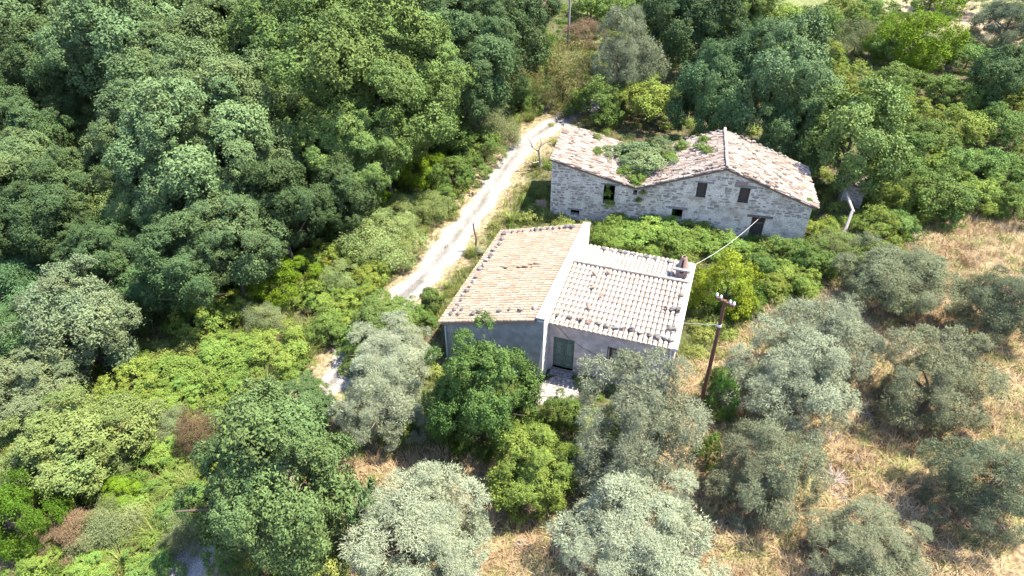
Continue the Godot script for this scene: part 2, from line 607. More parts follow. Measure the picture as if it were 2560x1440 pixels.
func make_ground():
	var xs := axis_points(-30.0, 40.0, 0.4, 900.0)
	var zs := axis_points(-72.0, -8.0, 0.4, 900.0)
	var v := PackedVector3Array(); var nn := PackedVector3Array(); var c := PackedColorArray(); var idx := PackedInt32Array()
	for j in zs.size():
		for i in xs.size():
			var x := xs[i]
			var z := zs[j]
			v.append(Vector3(x, ground_y(x, z), z))
			nn.append(Vector3.UP)
			var n1 := cn.get_noise_2d(x * 4.0, z * 4.0)
			var n2 := cn.get_noise_2d(x * 14.0 + 50.0, z * 14.0)
			var litter := Vector3(0.13, 0.1, 0.06).lerp(Vector3(0.1, 0.12, 0.045), clampf(0.5 + n1 * 1.4, 0, 1))
			var straw := Vector3(0.34, 0.255, 0.15).lerp(Vector3(0.22, 0.155, 0.09), clampf(0.4 + n1 * 1.5 + n2 * 0.8, 0, 1))
			var col := litter
			if absf(x) < 120.0 and z > -130.0 and z < 30.0:
				var g := grove_w(x, z)
				col = litter.lerp(straw, g)
				var td := track_d(x, z)
				var dry := 1.0 - smoothstep(1.3, 2.6, td + n1 * 1.2)
				col = col.lerp(Vector3(0.36, 0.29, 0.18), dry)
				if z < -74.0 and x > 8.0:
					col = col.lerp(Vector3(0.2, 0.23, 0.085), smoothstep(-74.0, -80.0, z + n1 * 4.0))
				var ep := Vector2(x - 55.0, (z + 86.0) * 0.6).length() + n1 * 4.0
				col = col.lerp(Vector3(0.5, 0.38, 0.26), 1.0 - smoothstep(5.0, 7.5, ep))
			var k := 0.9 + n2 * 0.35
			c.append(Color(col.x * k, col.y * k, col.z * k))
	var w := xs.size()
	for j in zs.size() - 1:
		for i in w - 1:
			var a := j * w + i
			for q in [a, a + 1, a + w, a + 1, a + w + 1, a + w]: idx.append(q)
	var m := mat(Color.WHITE, 0.95, noise_tex(0.02, 0.62, 1.0, 3), 0.35, 2.0)
	m.vertex_color_use_as_albedo = true
	structure(part("ground", arrays_mesh(v, nn, c, idx), m, self))

func make_track():
	var v := PackedVector3Array(); var nn := PackedVector3Array(); var c := PackedColorArray(); var idx := PackedInt32Array()
	var cur := Curve2D.new()
	for i in TRACK.size():
		var t: Vector2 = (TRACK[mini(i + 1, TRACK.size() - 1)] - TRACK[maxi(i - 1, 0)]) * 0.17
		cur.add_point(TRACK[i], -t, t)
	var l := cur.get_baked_length()
	var rows := int(l / 0.25)
	var cols := 24
	for r in rows + 1:
		var s := l * r / rows
		var p := cur.sample_baked(s, true)
		var d := (cur.sample_baked(minf(s + 0.3, l), true) - cur.sample_baked(maxf(s - 0.3, 0), true)).normalized()
		var side := Vector2(-d.y, d.x)
		var narrow := 1.0 - 0.35 * smoothstep(0.6, 0.75, s / l)
		var wl := 1.0 * narrow + cn.get_noise_2d(s * 5.0, 10.0) * 0.55
		var wr := 1.0 * narrow + cn.get_noise_2d(s * 5.0, 90.0) * 0.55
		for k in cols + 1:
			var u := -1.0 + 2.0 * k / cols
			var q := p + side * (u * (wr if u > 0 else wl))
			var n1 := cn.get_noise_2d(q.x * 10.0, q.y * 10.0)
			var mid := exp(-pow((u + n1 * 0.15) / 0.22, 2.0))
			var rut := exp(-pow((absf(u) - 0.5) / 0.2, 2.0))
			v.append(Vector3(q.x, ground_y(q.x, q.y) + 0.035 - 0.03 * rut + 0.02 * mid - 0.05 * pow(absf(u), 6.0), q.y))
			nn.append(Vector3.UP)
			var grey := clampf(mid * (0.6 + cn.get_noise_2d(s * 3.0, 33.0) * 1.3), 0.0, 0.9)
			var col := Vector3(0.385, 0.37, 0.35).lerp(Vector3(0.2, 0.19, 0.175), grey)
			col = col.lerp(Vector3(0.38, 0.32, 0.24), smoothstep(0.72, 1.0, absf(u) + n1 * 0.35))
			col *= 0.95 + 0.3 * cn.get_noise_2d(q.x * 40.0, q.y * 40.0)
			c.append(Color(col.x, col.y, col.z))
	for r in rows:
		for k in cols:
			var a := r * (cols + 1) + k
			for q in [a, a + cols + 1, a + 1, a + 1, a + cols + 1, a + cols + 2]: idx.append(q)
	var m := mat(Color.WHITE, 0.95, noise_tex(0.045, 0.6, 1.0, 8), 0.6, 2.5)
	m.vertex_color_use_as_albedo = true
	structure(part("gravel_track", arrays_mesh(v, nn, c, idx), m, self))

func stuff(called, mesh, m, xf, cols, label, category):
	var mm := MultiMesh.new()
	mm.transform_format = MultiMesh.TRANSFORM_3D
	mm.use_colors = true
	mm.mesh = mesh
	mm.instance_count = xf.size()
	for i in xf.size():
		mm.set_instance_transform(i, xf[i])
		mm.set_instance_color(i, cols[i])
	var o := MultiMeshInstance3D.new()
	o.name = numbered(called)
	o.multimesh = mm
	o.material_override = m
	o.set_meta("kind", "stuff")
	add_child(o)
	tag(o, label, category)

func spot(x, z, s, y := 0.0, sy := 1.0) -> Transform3D:
	return Transform3D(Basis(Vector3.UP, rng.randf() * TAU).scaled(Vector3(s, s * sy, s)), Vector3(x, ground_y(x, z) + y, z))

func make_grass():
	var straw_x := []; var straw_c := []; var green_x := []; var green_c := []; var low_x := []; var low_c := []
	var flat_x := []; var flat_c := []
	# the olive grove and every open patch: x, z on a jittered lattice
	var z := -92.0
	while z < -9.0:
		var half := -z * 0.86 + 6.0
		var step := 0.34 if z > -42.0 else 0.62
		var x := maxf(-half, -56.0)
		while x < half:
			var px := x + rng.randf() * step
			var pz := z + rng.randf() * step
			x += step
			if in_house(px, pz, 0.1): continue
			var td := track_d(px, pz)
			var n1 := cn.get_noise_2d(px * 4.0, pz * 4.0)
			var n2 := cn.get_noise_2d(px * 11.0 + 70.0, pz * 11.0)
			if td < 1.2 + n1 * 0.5 and not (td < 0.25 and rng.randf() < 0.06): continue
			if Vector2(px - 1.9, pz + 21.9).length() < 1.1: continue
			var g := grove_w(px, pz)
			var ep := Vector2(px - 55.0, (pz + 86.0) * 0.6).length()
			if ep < 6.0: continue
			if g > rng.randf():
				var k := rng.randf_range(0.86, 1.1)
				var brown := clampf(0.3 + n1 * 1.6, 0, 1)
				var col := Vector3(0.44, 0.34, 0.2).lerp(Vector3(0.32, 0.22, 0.13), brown * 0.8)
				if n2 > 0.16: col = col.lerp(Vector3(0.24, 0.28, 0.09), 0.7)
				if n2 < -0.42 and rng.randf() < 0.3: col = Vector3(0.4, 0.36, 0.36)
				col *= k
				if rng.randf() < 0.55:
					straw_x.append(spot(px, pz, rng.randf_range(0.6, 1.25)))
					straw_c.append(Color(col.x, col.y, col.z))
				else:
					flat_x.append(spot(px, pz, rng.randf_range(0.7, 1.3), 0.0, rng.randf_range(0.6, 1.0)))
					flat_c.append(Color(col.x, col.y, col.z))
			else:
				var verge := 1.0 - smoothstep(1.6, 3.2, td)
				var k := rng.randf_range(0.7, 1.2)
				var col := Vector3(0.1, 0.17, 0.03).lerp(Vector3(0.2, 0.23, 0.06), clampf(0.5 + n1 * 1.8, 0, 1))
				if verge > 0.0: col = col.lerp(Vector3(0.26, 0.25, 0.09), 0.55 * verge)
				col *= k
				if rng.randf() < (0.16 if verge < 0.2 else 0.03):
					low_x.append(spot(px, pz, rng.randf_range(0.28, 0.75), -0.03, rng.randf_range(0.6, 1.1)))
					low_c.append(Color(col.x, col.y, col.z))
				elif rng.randf() < (0.42 if verge < 0.2 else 0.75):
					green_x.append(spot(px, pz, rng.randf_range(0.6, 1.3) * (1.0 if td > 1.6 else 0.6)))
					green_c.append(Color(col.x, col.y, col.z))
		z += step
	print("grass ", straw_x.size(), " ", flat_x.size(), " ", green_x.size(), " ", low_x.size())
	stuff("dry_grass", blades(30, 0.5, 0.018, 0.75, 0.2, 0.7), leaf_mat(Color.WHITE, 0.3, 0.8), straw_x, straw_c, "tall straw coloured dry grass covering the olive grove floor", "grass")
	stuff("flattened_grass", blades(30, 0.5, 0.02, 2.6, 0.25, 1.0), leaf_mat(Color.WHITE, 0.2, 0.8), flat_x, flat_c, "bleached flattened grass lying between the olive trees", "grass")
	stuff("green_grass", blades(26, 0.45, 0.022, 0.7, 0.2, 0.7), leaf_mat(Color.WHITE, 0.5, 0.6), green_x, green_c, "green grass and weeds on the track verges and yard", "grass")
	var lp := []
	for k in 2: lp.append(clump(260, 0.17, 0.12, 8, 0.5, 0.3))
	stuff("undergrowth", crown(lp, 7, 0.5, 0.75, 0.1, 0.4, 0.1), leaf_mat(Color.WHITE, 0.5), low_x, low_c, "low leafy undergrowth filling the scrub and wood floor", "undergrowth")
	# long tussocks on the track's bank
	var tx := []; var tc := []
	for i in 90:
		var k := rng.randi_range(1, TRACK.size() - 3)
		var p: Vector2 = TRACK[k].lerp(TRACK[k + 1], rng.randf())
		var d: Vector2 = (TRACK[k + 1] - TRACK[k]).normalized()
		var q := p + Vector2(-d.y, d.x) * rng.randf_range(1.7, 2.8) * (1.0 if rng.randf() < 0.7 else -1.0)
		if in_house(q.x, q.y, 0.5) or track_d(q.x, q.y) < 1.6: continue
		tx.append(spot(q.x, q.y, rng.randf_range(0.6, 1.1)))
		var g := rng.randf_range(0.8, 1.2)
		tc.append(Color(0.2 * g, 0.24 * g, 0.07 * g))
	stuff("grass_tussocks", blades(170, 1.1, 0.02, 0.9, 0.16, 0.9), leaf_mat(Color.WHITE, 0.4), tx, tc, "long arching grass tussocks along the gravel track bank", "grass")

func make_materials():
	var coarse := noise_tex(0.012, 0.55, 1.0, 21)
	var fine_t := noise_tex(0.05, 0.66, 1.0, 22)
	var tile_t := noise_tex(0.03, 0.7, 1.0, 23)
	M["bark"] = mat(lin(0.16, 0.13, 0.1), 0.95, fine_t, 0.8, 3.0)
	M["olive_bark"] = mat(lin(0.24, 0.2, 0.16), 0.95, fine_t, 0.8, 3.0)
	M["dead_wood"] = mat(lin(0.46, 0.43, 0.4), 0.9, fine_t, 0.7, 2.0)
	M["grey_plaster"] = mat(lin(0.3, 0.31, 0.31), 0.95, noise_tex(0.01, 0.84, 1.0, 31), 0.4, 0.6)
	M["pink_plaster"] = mat(lin(0.64, 0.55, 0.545), 0.95, noise_tex(0.012, 0.78, 1.0, 29), 0.3, 0.6)
	M["dado_plaster"] = mat(lin(0.46, 0.43, 0.42), 0.95, noise_tex(0.02, 0.7, 1.0, 30), 0.5, 0.6)
	M["white_plaster"] = mat(lin(0.66, 0.64, 0.61), 0.95, noise_tex(0.02, 0.8, 1.0, 24), 0.5, 0.5)
	M["concrete"] = mat(lin(0.34, 0.33, 0.33), 0.95, coarse, 0.9, 0.8)
	M["parapet_concrete"] = mat(lin(0.3, 0.295, 0.295), 0.95, noise_tex(0.03, 0.75, 1.0, 32), 0.9, 0.8)
	M["pad_concrete"] = mat(lin(0.42, 0.38, 0.35), 0.95, coarse, 0.7, 0.8)
	M["timber"] = mat(lin(0.2, 0.16, 0.13), 0.9, fine_t, 1.2, 1.0)
	M["grey_timber"] = mat(lin(0.3, 0.29, 0.29), 0.9, fine_t, 1.2, 1.0)
	M["dark_board"] = mat(lin(0.1, 0.085, 0.08), 0.85, fine_t, 1.5, 0.8)
	M["green_door"] = mat(lin(0.19, 0.27, 0.24), 0.75, noise_tex(0.03, 0.6, 1.0, 26), 0.9, 0.3)
	M["green_panel"] = mat(lin(0.23, 0.32, 0.29), 0.75, M["green_door"].albedo_texture, 0.7, 0.3)
	M["iron"] = mat(lin(0.12, 0.09, 0.08), 0.7)
	M["rust"] = mat(lin(0.17, 0.085, 0.06), 0.85, fine_t, 1.2, 0.5)
	M["zinc"] = mat(lin(0.55, 0.56, 0.58), 0.5)
	M["pipe_grey"] = mat(lin(0.42, 0.47, 0.5), 0.6)
	M["wire"] = mat(lin(0.5, 0.5, 0.48), 0.7)
	M["dark_wire"] = mat(lin(0.1, 0.1, 0.1), 0.7)
	M["curtain"] = mat(lin(0.55, 0.53, 0.5), 0.9)
	M["red_cloth"] = mat(lin(0.22, 0.09, 0.08), 0.9)
	M["insulator"] = mat(lin(0.6, 0.64, 0.62), 0.2)
	M["terracotta"] = mat(lin(0.38, 0.26, 0.21), 0.9, tile_t, 0.8, 0.5)
	M["chimney_plaster"] = mat(lin(0.44, 0.36, 0.33), 0.95, coarse, 0.8, 0.6)
	M["bed"] = mat(lin(0.34, 0.25, 0.18), 0.95, tile_t, 0.6, 0.5)
	M["bed_pale"] = mat(lin(0.38, 0.31, 0.27), 0.95, tile_t, 0.6, 0.5)
	M["bed_old"] = mat(lin(0.26, 0.21, 0.18), 0.95, tile_t, 0.6, 0.5)
	var g := StandardMaterial3D.new()
	g.albedo_color = Color(0.5, 0.55, 0.55, 0.25)
	g.transparency = BaseMaterial3D.TRANSPARENCY_ALPHA
	g.roughness = 0.05
	M["glass"] = g
	var sets := {
		"peach": [[0.4, 0.32, 0.235], [0.42, 0.34, 0.255], [0.385, 0.305, 0.225], [0.4, 0.315, 0.23], [0.36, 0.265, 0.19], [0.43, 0.36, 0.275]],
		"pale": [[0.42, 0.375, 0.325], [0.43, 0.39, 0.345], [0.4, 0.35, 0.3], [0.42, 0.38, 0.325], [0.37, 0.305, 0.255], [0.44, 0.4, 0.355]],
		"old": [[0.33, 0.275, 0.235], [0.36, 0.31, 0.27], [0.25, 0.195, 0.16], [0.31, 0.255, 0.215], [0.19, 0.15, 0.12], [0.39, 0.34, 0.3]],
		"rock": [[0.2, 0.19, 0.19], [0.16, 0.15, 0.15], [0.25, 0.235, 0.22], [0.22, 0.2, 0.18], [0.13, 0.125, 0.13], [0.28, 0.265, 0.25]],
		"stone": [[0.42, 0.39, 0.345], [0.37, 0.335, 0.295], [0.46, 0.425, 0.375], [0.4, 0.35, 0.295], [0.33, 0.3, 0.27], [0.49, 0.455, 0.405]],
	}
	for s in sets:
		for k in 6:
			var c = sets[s][k]
			M["%s_%d" % [s, k]] = mat(lin(c[0], c[1], c[2]), 0.92, tile_t if s != "stone" else fine_t, 1.1 if s != "stone" else 1.6, 0.6)

func tones(s: String):
	var out := []
	for k in 6: out.append("%s_%d" % [s, k])
	return out

# rests a rock on a roof of a house: local (u, v) and the roof's height there
func roof_rock(house: Node3D, u: float, v: float, h: float, label, group, shard := false):
	var s := rng.randf_range(0.17, 0.27)
	var m = M["rock_%d" % (rng.randi() % 6)] if not shard else M["terracotta"]
	var t = thing("roof_stone" if not shard else "tile_shard", label, "stone" if not shard else "tile", house.transform * Vector3(u, h, -v), rng.randf() * TAU, group)
	var o
	if shard:
		o = part("shard", half_tile, m, t, Vector3(-0.1, 0.02, 0))
		o.rotation = Vector3(rng.randf_range(-0.5, 0.5), 0, rng.randf_range(0.2, 0.7))
	else:
		o = part("rock", rock_meshes[rng.randi() % 5], m, t, Vector3(0, s * 0.26, 0))
		o.scale = Vector3(s, s * rng.randf_range(0.8, 1.1), s)

func tall_house():
	half_tile = make_tile(0.22)
	var h = thing("plastered_house", "tall plastered house with peach tile roof sloping to the track and white side wall", "house", Vector3(1.72, 0, -23.32), -0.331)
	var W := 4.8
	var k := 0.2878
	var top := func(u: float) -> float: return 3.84 + k * u
	var f = part("front_wall", wall([[-W, top.call(-W) - 0.16], [-0.36, top.call(-0.36) - 0.16], [-0.02, top.call(-0.36) - 0.1]], 0.3, []), M["grey_plaster"], h, Vector3(0, 0, 1.02))
	part("rear_wall", wall([[-W, top.call(-W) - 0.16], [-0.34, top.call(-0.34) - 0.16]], 0.3, []), M["grey_plaster"], h, Vector3(0, 0, -7.1))
	part("side_wall", box(Vector3(-W, 0, -7.1), Vector3(-W + 0.3, top.call(-W) - 0.14, 0.72)), M["grey_plaster"], h)
	part("party_wall", hexmesh([Vector3(-0.34, 0, 1.0), Vector3(0.0, 0, 1.1), Vector3(0.0, 0, -7.46), Vector3(-0.34, 0, -7.46), Vector3(-0.34, 3.76, 1.0), Vector3(0.0, 3.76, 1.0), Vector3(0.0, 3.76, -7.46), Vector3(-0.34, 3.76, -7.46)]), M["white_plaster"], h)
	part("parapet_cap", box(Vector3(-0.38, 3.762, -7.52), Vector3(0.03, 3.85, 1.06)), M["parapet_concrete"], h)
	var roof = holder("roof", h)
	var dn := Vector3(-1, -k, 0).normalized()
	var ac := Vector3(0, 0, -1)
	var o := Vector3(-0.38, top.call(-0.38) - 0.06, 1.09)
	var ln := 4.55 * sqrt(1.0 + k * k)
	var n := Vector3(-k, 1, 0).normalized()
	var e := o + dn * ln
	part("roof_deck", hexmesh([e - n * 0.12, o - n * 0.12, o - n * 0.12 + ac * 8.5, e - n * 0.12 + ac * 8.5, e - n * 0.045, o - n * 0.045, o - n * 0.045 + ac * 8.5, e - n * 0.045 + ac * 8.5]), M["terracotta"], roof)
	part("channel_tiles", bed(o - n * 0.01, dn, ac, ln, 8.5, 0.2), M["bed"], roof).set_meta("kind", "stuff")
	var list := []
	lay(list, o, dn, ac, ln + 0.05, 8.5, 0.35, 0.2, 0.035)
	# a slipped patch in the middle of the roof
	for t in list:
		var p: Vector3 = t[2]
		if absf(p.x + 2.1) < 1.0 and absf(-p.z - 3.48) < 0.16:
			t[0] = Transform3D(t[0].basis * Basis(Vector3.UP, rng.randf_range(-0.3, 0.3)), t[0].origin + Vector3(rng.randf_range(-0.12, 0.05), 0.03, rng.randf_range(-0.06, 0.06)))
			t[1] = 4
	place_tiles(list, roof, h, tones("peach"))
	var dp = holder("downpipe", h)
	part("pipe", tube([Vector3(-4.74, 0, 1.07), Vector3(-4.74, 2.2, 1.07)], [0.04, 0.04], 8), M["pipe_grey"], dp)
	var rocks := [[-4.69, 6.93], [-4.63, 7.1], [-4.22, 7.1], [-3.87, 7.1], [-3.59, 7.15], [-3.11, 7.1], [-2.89, 7.14], [-2.55, 7.14], [-2.23, 7.15], [-1.87, 7.15], [-1.51, 7.15], [-1.2, 7.18], [-0.87, 7.1], [-4.58, 6.33], [-4.5, 5.87], [-4.62, 5.57], [-4.66, 5.27], [-4.59, 4.77], [-4.59, 4.5], [-4.65, 4.19], [-4.63, 3.72], [-4.71, 3.35], [-4.62, 2.6], [-4.56, 2.16], [-4.63, 1.79], [-4.62, 1.35], [-4.67, 0.99], [-4.58, 0.68], [-4.63, 0.22], [-4.62, -0.1], [-4.24, -0.19], [-4.66, -0.52], [-4.24, -0.52], [-3.52, -0.56], [-3.28, -0.41], [-2.86, -0.47], [-2.3, -0.36], [-1.82, -0.31], [-1.29, -0.31], [-0.65, -0.24]]
	for r in rocks:
		var lb: String = "dark stone weighing down the eave edge of the peach tile roof beside the track"
		var gr: String = "stones along the eave of the peach roof"
		if r[1] > 7.0:
			lb = "dark stone on the far edge of the peach tile roof, facing the stone house"
			gr = "stones along the far edge of the peach roof"
		elif r[1] < 0.0 and r[0] > -4.5:
			lb = "dark stone on the peach tile roof just above the grey front wall"
			gr = "stones above the grey front wall"
		roof_rock(h, r[0], r[1], top.call(r[0]) + 0.015, lb, gr)
	return h

func annex():
	var h = thing("low_annex", "low annex with pale tile roof, pink plaster front, green door and barred window", "house", Vector3(1.72, 0, -23.32), -0.331)
	var W := 5.62
	var fs := 0.125
	var bs := -0.1778
	var ridge := 3.67
	var front_top := 3.14 + 0.26 * fs
	var fw = part("front_wall", wall([[0.004, front_top - 0.15], [W, front_top - 0.15]], 0.3, [[0.2, 1.2, 0.22, 2.09], [2.8, 4.2, 1.02, 2.18]]), M["pink_plaster"], h)
	part("dado", box(Vector3(1.24, 0, 0.0), Vector3(W - 0.02, 0.62, 0.022)), M["dado_plaster"], fw)
	part("rear_wall", box(Vector3(0.004, 0, -6.1), Vector3(W, 3.1, -5.8)), M["white_plaster"], h)
	var st := new_st()
	for s in [[0.3, front_top - 0.16 + 0.3 * fs, 3.98, ridge - 0.16], [3.98, ridge - 0.16, 5.8, 3.18]]:
		hexa(st, [Vector3(W - 0.3, 0, -s[0]), Vector3(W, 0, -s[0]), Vector3(W, 0, -s[2]), Vector3(W - 0.3, 0, -s[2]), Vector3(W - 0.3, s[1], -s[0]), Vector3(W, s[1], -s[0]), Vector3(W, s[3], -s[2]), Vector3(W - 0.3, s[3], -s[2])])
	part("gable_wall", commit(st), M["white_plaster"], h)
	var roof = holder("roof", h)
	# front plane
	var dn := Vector3(0, -fs, 1).normalized()
	var ac := Vector3(1, 0, 0)
	var n := Vector3(0, 1, fs).normalized()
	var o := Vector3(0.02, ridge - 0.07, -3.98)
	var ln := 4.24 * sqrt(1.0 + fs * fs)
	var e := o + dn * (ln - 0.1)
	part("roof_deck", hexmesh([e - n * 0.12, e - n * 0.12 + ac * 5.5, o - n * 0.12 + ac * 5.5, o - n * 0.12, e - n * 0.05, e - n * 0.05 + ac * 5.5, o - n * 0.05 + ac * 5.5, o - n * 0.05]), M["terracotta"], roof)
	part("channel_tiles", bed(o - n * 0.01, dn, ac, ln, 5.48, 0.2192), M["bed_pale"], roof).set_meta("kind", "stuff")
	var list := []
	lay(list, o, dn, ac, ln + 0.03, 5.48, 0.37, 0.2192, 0.02)
	# rear plane
	var dn2 := Vector3(0, bs, -1).normalized()
	var n2 := Vector3(0, 1, bs).normalized()
	if n2.y < 0: n2 = -n2
	var ln2 := 2.25 * sqrt(1.0 + bs * bs)
	var e2 := o + dn2 * ln2
	part("roof_deck", hexmesh([o - n2 * 0.12, o - n2 * 0.12 + ac * 5.5, e2 - n2 * 0.12 + ac * 5.5, e2 - n2 * 0.12, o - n2 * 0.05, o - n2 * 0.05 + ac * 5.5, e2 - n2 * 0.05 + ac * 5.5, e2 - n2 * 0.05]), M["terracotta"], roof)
	part("channel_tiles", bed(o - n2 * 0.01, dn2, ac, ln2, 5.48, 0.2192), M["bed_pale"], roof).set_meta("kind", "stuff")
	var list2 := []
	lay(list2, o, dn2, ac, ln2, 5.48, 0.37, 0.2192, 0.02)
	for t in list2:
		var p: Vector3 = t[2]
		if Vector2(p.x - 5.16, -p.z - 4.62).length() > 0.42: list.append(t)
	place_tiles(list, roof, h, tones("pale"))
	for i in 15:
		var r = part("ridge_tile", tile_mesh, M["pale_%d" % (i % 6)], roof)
		r.transform = Transform3D(Basis(Vector3(1, 0, 0), Vector3(0, 1, 0), Vector3(0, 0, 1)).rotated(Vector3.UP, rng.randf_range(-0.03, 0.03)), Vector3(0.05 + i * 0.365, ridge + 0.012, -3.98))
	# mortared verge along the gable
	var vs := new_st()
	for s in [[-0.26, front_top - 0.26 * fs * 2.0 - 0.02, 3.98, ridge + 0.0], [3.98, ridge + 0.0, 6.24, ridge + bs * 2.26]]:
		hexa(vs, [Vector3(5.5, s[1] - 0.15, -s[0]), Vector3(5.72, s[1] - 0.15, -s[0]), Vector3(5.72, s[3] - 0.15, -s[2]), Vector3(5.5, s[3] - 0.15, -s[2]), Vector3(5.5, s[1] + 0.02, -s[0]), Vector3(5.72, s[1] + 0.02, -s[0]), Vector3(5.72, s[3] + 0.02, -s[2]), Vector3(5.5, s[3] + 0.02, -s[2])])
	part("verge", commit(vs), M["white_plaster"], roof)
	# chimney
	var c = holder("chimney", h)
	var cb := Vector3(5.16, 3.4, -4.6)
	part("stack", box(cb + Vector3(-0.27, 0, -0.27), cb + Vector3(0.27, 0.36, 0.27)), M["chimney_plaster"], c)
	var vt := new_st()
	for b in [[-0.25, -0.09, -0.25, 0.25], [0.09, 0.25, -0.25, 0.25], [-0.09, 0.09, -0.25, 0.1]]:
		bx(vt, cb + Vector3(b[0], 0.36, b[2]), cb + Vector3(b[1], 0.66, b[3]))
	bx(vt, cb + Vector3(-0.09, 0.36, 0.1), cb + Vector3(0.09, 0.44, 0.25))
	bx(vt, cb + Vector3(-0.09, 0.58, 0.1), cb + Vector3(0.09, 0.66, 0.25))
	part("vent_course", commit(vt), M["terracotta"], c)
	part("cap_slab", box(cb + Vector3(-0.42, 0.66, -0.4), cb + Vector3(0.42, 0.74, 0.4)), M["concrete"], c)
	var ps := new_st()
	for q in 14:
		var a0 := TAU * q / 14.0 + 1.9
		var a1 := TAU * (q + 1) / 14.0 + 1.9
		var gap := q == 13
		for r in [[0.25, 0.12, 0.0, 0.5], [0.2, 0.09, 0.0, 0.5]]:
			var lo0 := Vector3(cos(a0) * r[0], 0.74, sin(a0) * r[0]); var lo1 := Vector3(cos(a1) * r[0], 0.74, sin(a1) * r[0])
			var hi0 := Vector3(cos(a0) * r[1], 1.24, sin(a0) * r[1]); var hi1 := Vector3(cos(a1) * r[1], 1.24, sin(a1) * r[1])
			if gap: quad(ps, cb + lo0.lerp(hi0, 0.8), cb + hi0, cb + hi1, cb + lo1.lerp(hi1, 0.8))
			else: quad(ps, cb + lo0, cb + hi0, cb + hi1, cb + lo1)
		quad(ps, cb + Vector3(cos(a0) * 0.12, 1.24, sin(a0) * 0.12), cb + Vector3(cos(a0) * 0.09, 1.24, sin(a0) * 0.09), cb + Vector3(cos(a1) * 0.09, 1.24, sin(a1) * 0.09), cb + Vector3(cos(a1) * 0.12, 1.24, sin(a1) * 0.12))
	part("chimney_pot", commit(ps), M["terracotta"], c)
	# door
	var d = holder("door", h)
	for s in 2:
		var x0 := 0.2 + s * 0.502
		part("door_leaf", box(Vector3(x0, 0.22, -0.16), Vector3(x0 + 0.498, 2.09, -0.12)), M["green_door"], d)
		for b in [[1.86, 2.02], [0.98, 1.8], [0.66, 0.92], [0.28, 0.6]]:
			var q := new_st()
			var x1 := x0 + 0.07
			var x2 := x0 + 0.428
			for fr in [[x1, x2, b[1] - 0.03, b[1]], [x1, x2, b[0], b[0] + 0.03], [x1, x1 + 0.03, b[0] + 0.03, b[1] - 0.03], [x2 - 0.03, x2, b[0] + 0.03, b[1] - 0.03]]:
				bx(q, Vector3(fr[0], fr[2], -0.12), Vector3(fr[1], fr[3], -0.095))
			bx(q, Vector3(x1 + 0.07, b[0] + 0.06, -0.12), Vector3(x2 - 0.07, b[1] - 0.06, -0.103))
			part("panel", commit(q), M["green_panel"], d)
	part("cover_strip", box(Vector3(0.68, 0.22, -0.118), Vector3(0.722, 2.09, -0.09)), M["green_door"], d)
	part("handle", box(Vector3(0.73, 1.02, -0.12), Vector3(0.75, 1.16, -0.06)), M["iron"], d)
	part("doorstep", box(Vector3(0.14, 0, 0.002), Vector3(1.26, 0.12, 0.42)), M["concrete"], h)
	part("threshold", box(Vector3(0.2, 0.12, -0.3), Vector3(1.2, 0.22, 0.06)), M["concrete"], h)
	# barred window
	var w = holder("window", h)
	var fr2 := new_st()
	for b in [[2.8, 4.2, 2.1, 2.18], [2.8, 4.2, 1.02, 1.08], [2.8, 2.87, 1.08, 2.1], [4.13, 4.2, 1.08, 2.1], [3.47, 3.53, 1.08, 2.1]]:
		bx(fr2, Vector3(b[0], b[2], -0.2), Vector3(b[1], b[3], -0.15))
	part("frame", commit(fr2), M["dark_board"], w)
	part("pane", box(Vector3(2.87, 1.08, -0.18), Vector3(3.47, 2.1, -0.172)), M["glass"], w)
	part("pane", box(Vector3(3.53, 1.08, -0.18), Vector3(4.13, 2.1, -0.172)), M["glass"], w)
	var cu := new_st()
	for i in 10:
		var x0 := 2.9 + i * 0.04
		quad(cu, Vector3(x0, 1.1, -0.24 - 0.03 * (i % 2)), Vector3(x0, 2.12, -0.24 - 0.03 * (i % 2)), Vector3(x0 + 0.04, 2.12, -0.27 + 0.03 * (i % 2)), Vector3(x0 + 0.04, 1.1, -0.27 + 0.03 * (i % 2)))
	part("curtain", commit(cu), M["curtain"], w)
	var g = new_st()
	for b in [[2.74, 4.26, 2.2, 2.23], [2.74, 4.26, 0.97, 1.0], [2.74, 4.26, 1.24, 1.26], [2.74, 2.77, 1.0, 2.2], [4.23, 4.26, 1.0, 2.2]]:
		bx(g, Vector3(b[0], b[2], 0.1), Vector3(b[1], b[3], 0.13))
	for x in [2.74, 4.23]:
		for y in [0.97, 2.2]: bx(g, Vector3(x, y, -0.02), Vector3(x + 0.03, y + 0.03, 0.1))
	part("grille_frame", commit(g), M["rust"], w)
	for i in 10:
		var x0 := 2.87 + i * 0.138
		part("bar", tube([Vector3(x0, 1.0, 0.115), Vector3(x0, 2.2, 0.115)], [0.009, 0.009], 5), M["iron"], w)
	part("sill", box(Vector3(2.74, 0.97, -0.1), Vector3(4.26, 1.018, 0.07)), M["concrete"], w)
	# gutter pipe and eave line
	part("downpipe", tube([Vector3(5.44, 2.9, 0.05), Vector3(5.46, 2.7, 0.06), Vector3(5.48, 0.0, 0.06)], [0.04, 0.04, 0.04], 8), M["zinc"], h)
	part("cable", tube([Vector3(0.2, 2.84, 0.02), Vector3(0.5, 2.6, 0.025), Vector3(0.94, 2.18, 0.03), Vector3(1.6, 1.8, 0.03), Vector3(2.5, 1.46, 0.03), Vector3(2.72, 1.42, 0.05)], [0.008, 0.008, 0.008, 0.008, 0.008, 0.008], 4), M["dark_wire"], h)
	# loose weights
	var ft := func(v: float) -> float: return front_top + fs * v + 0.02
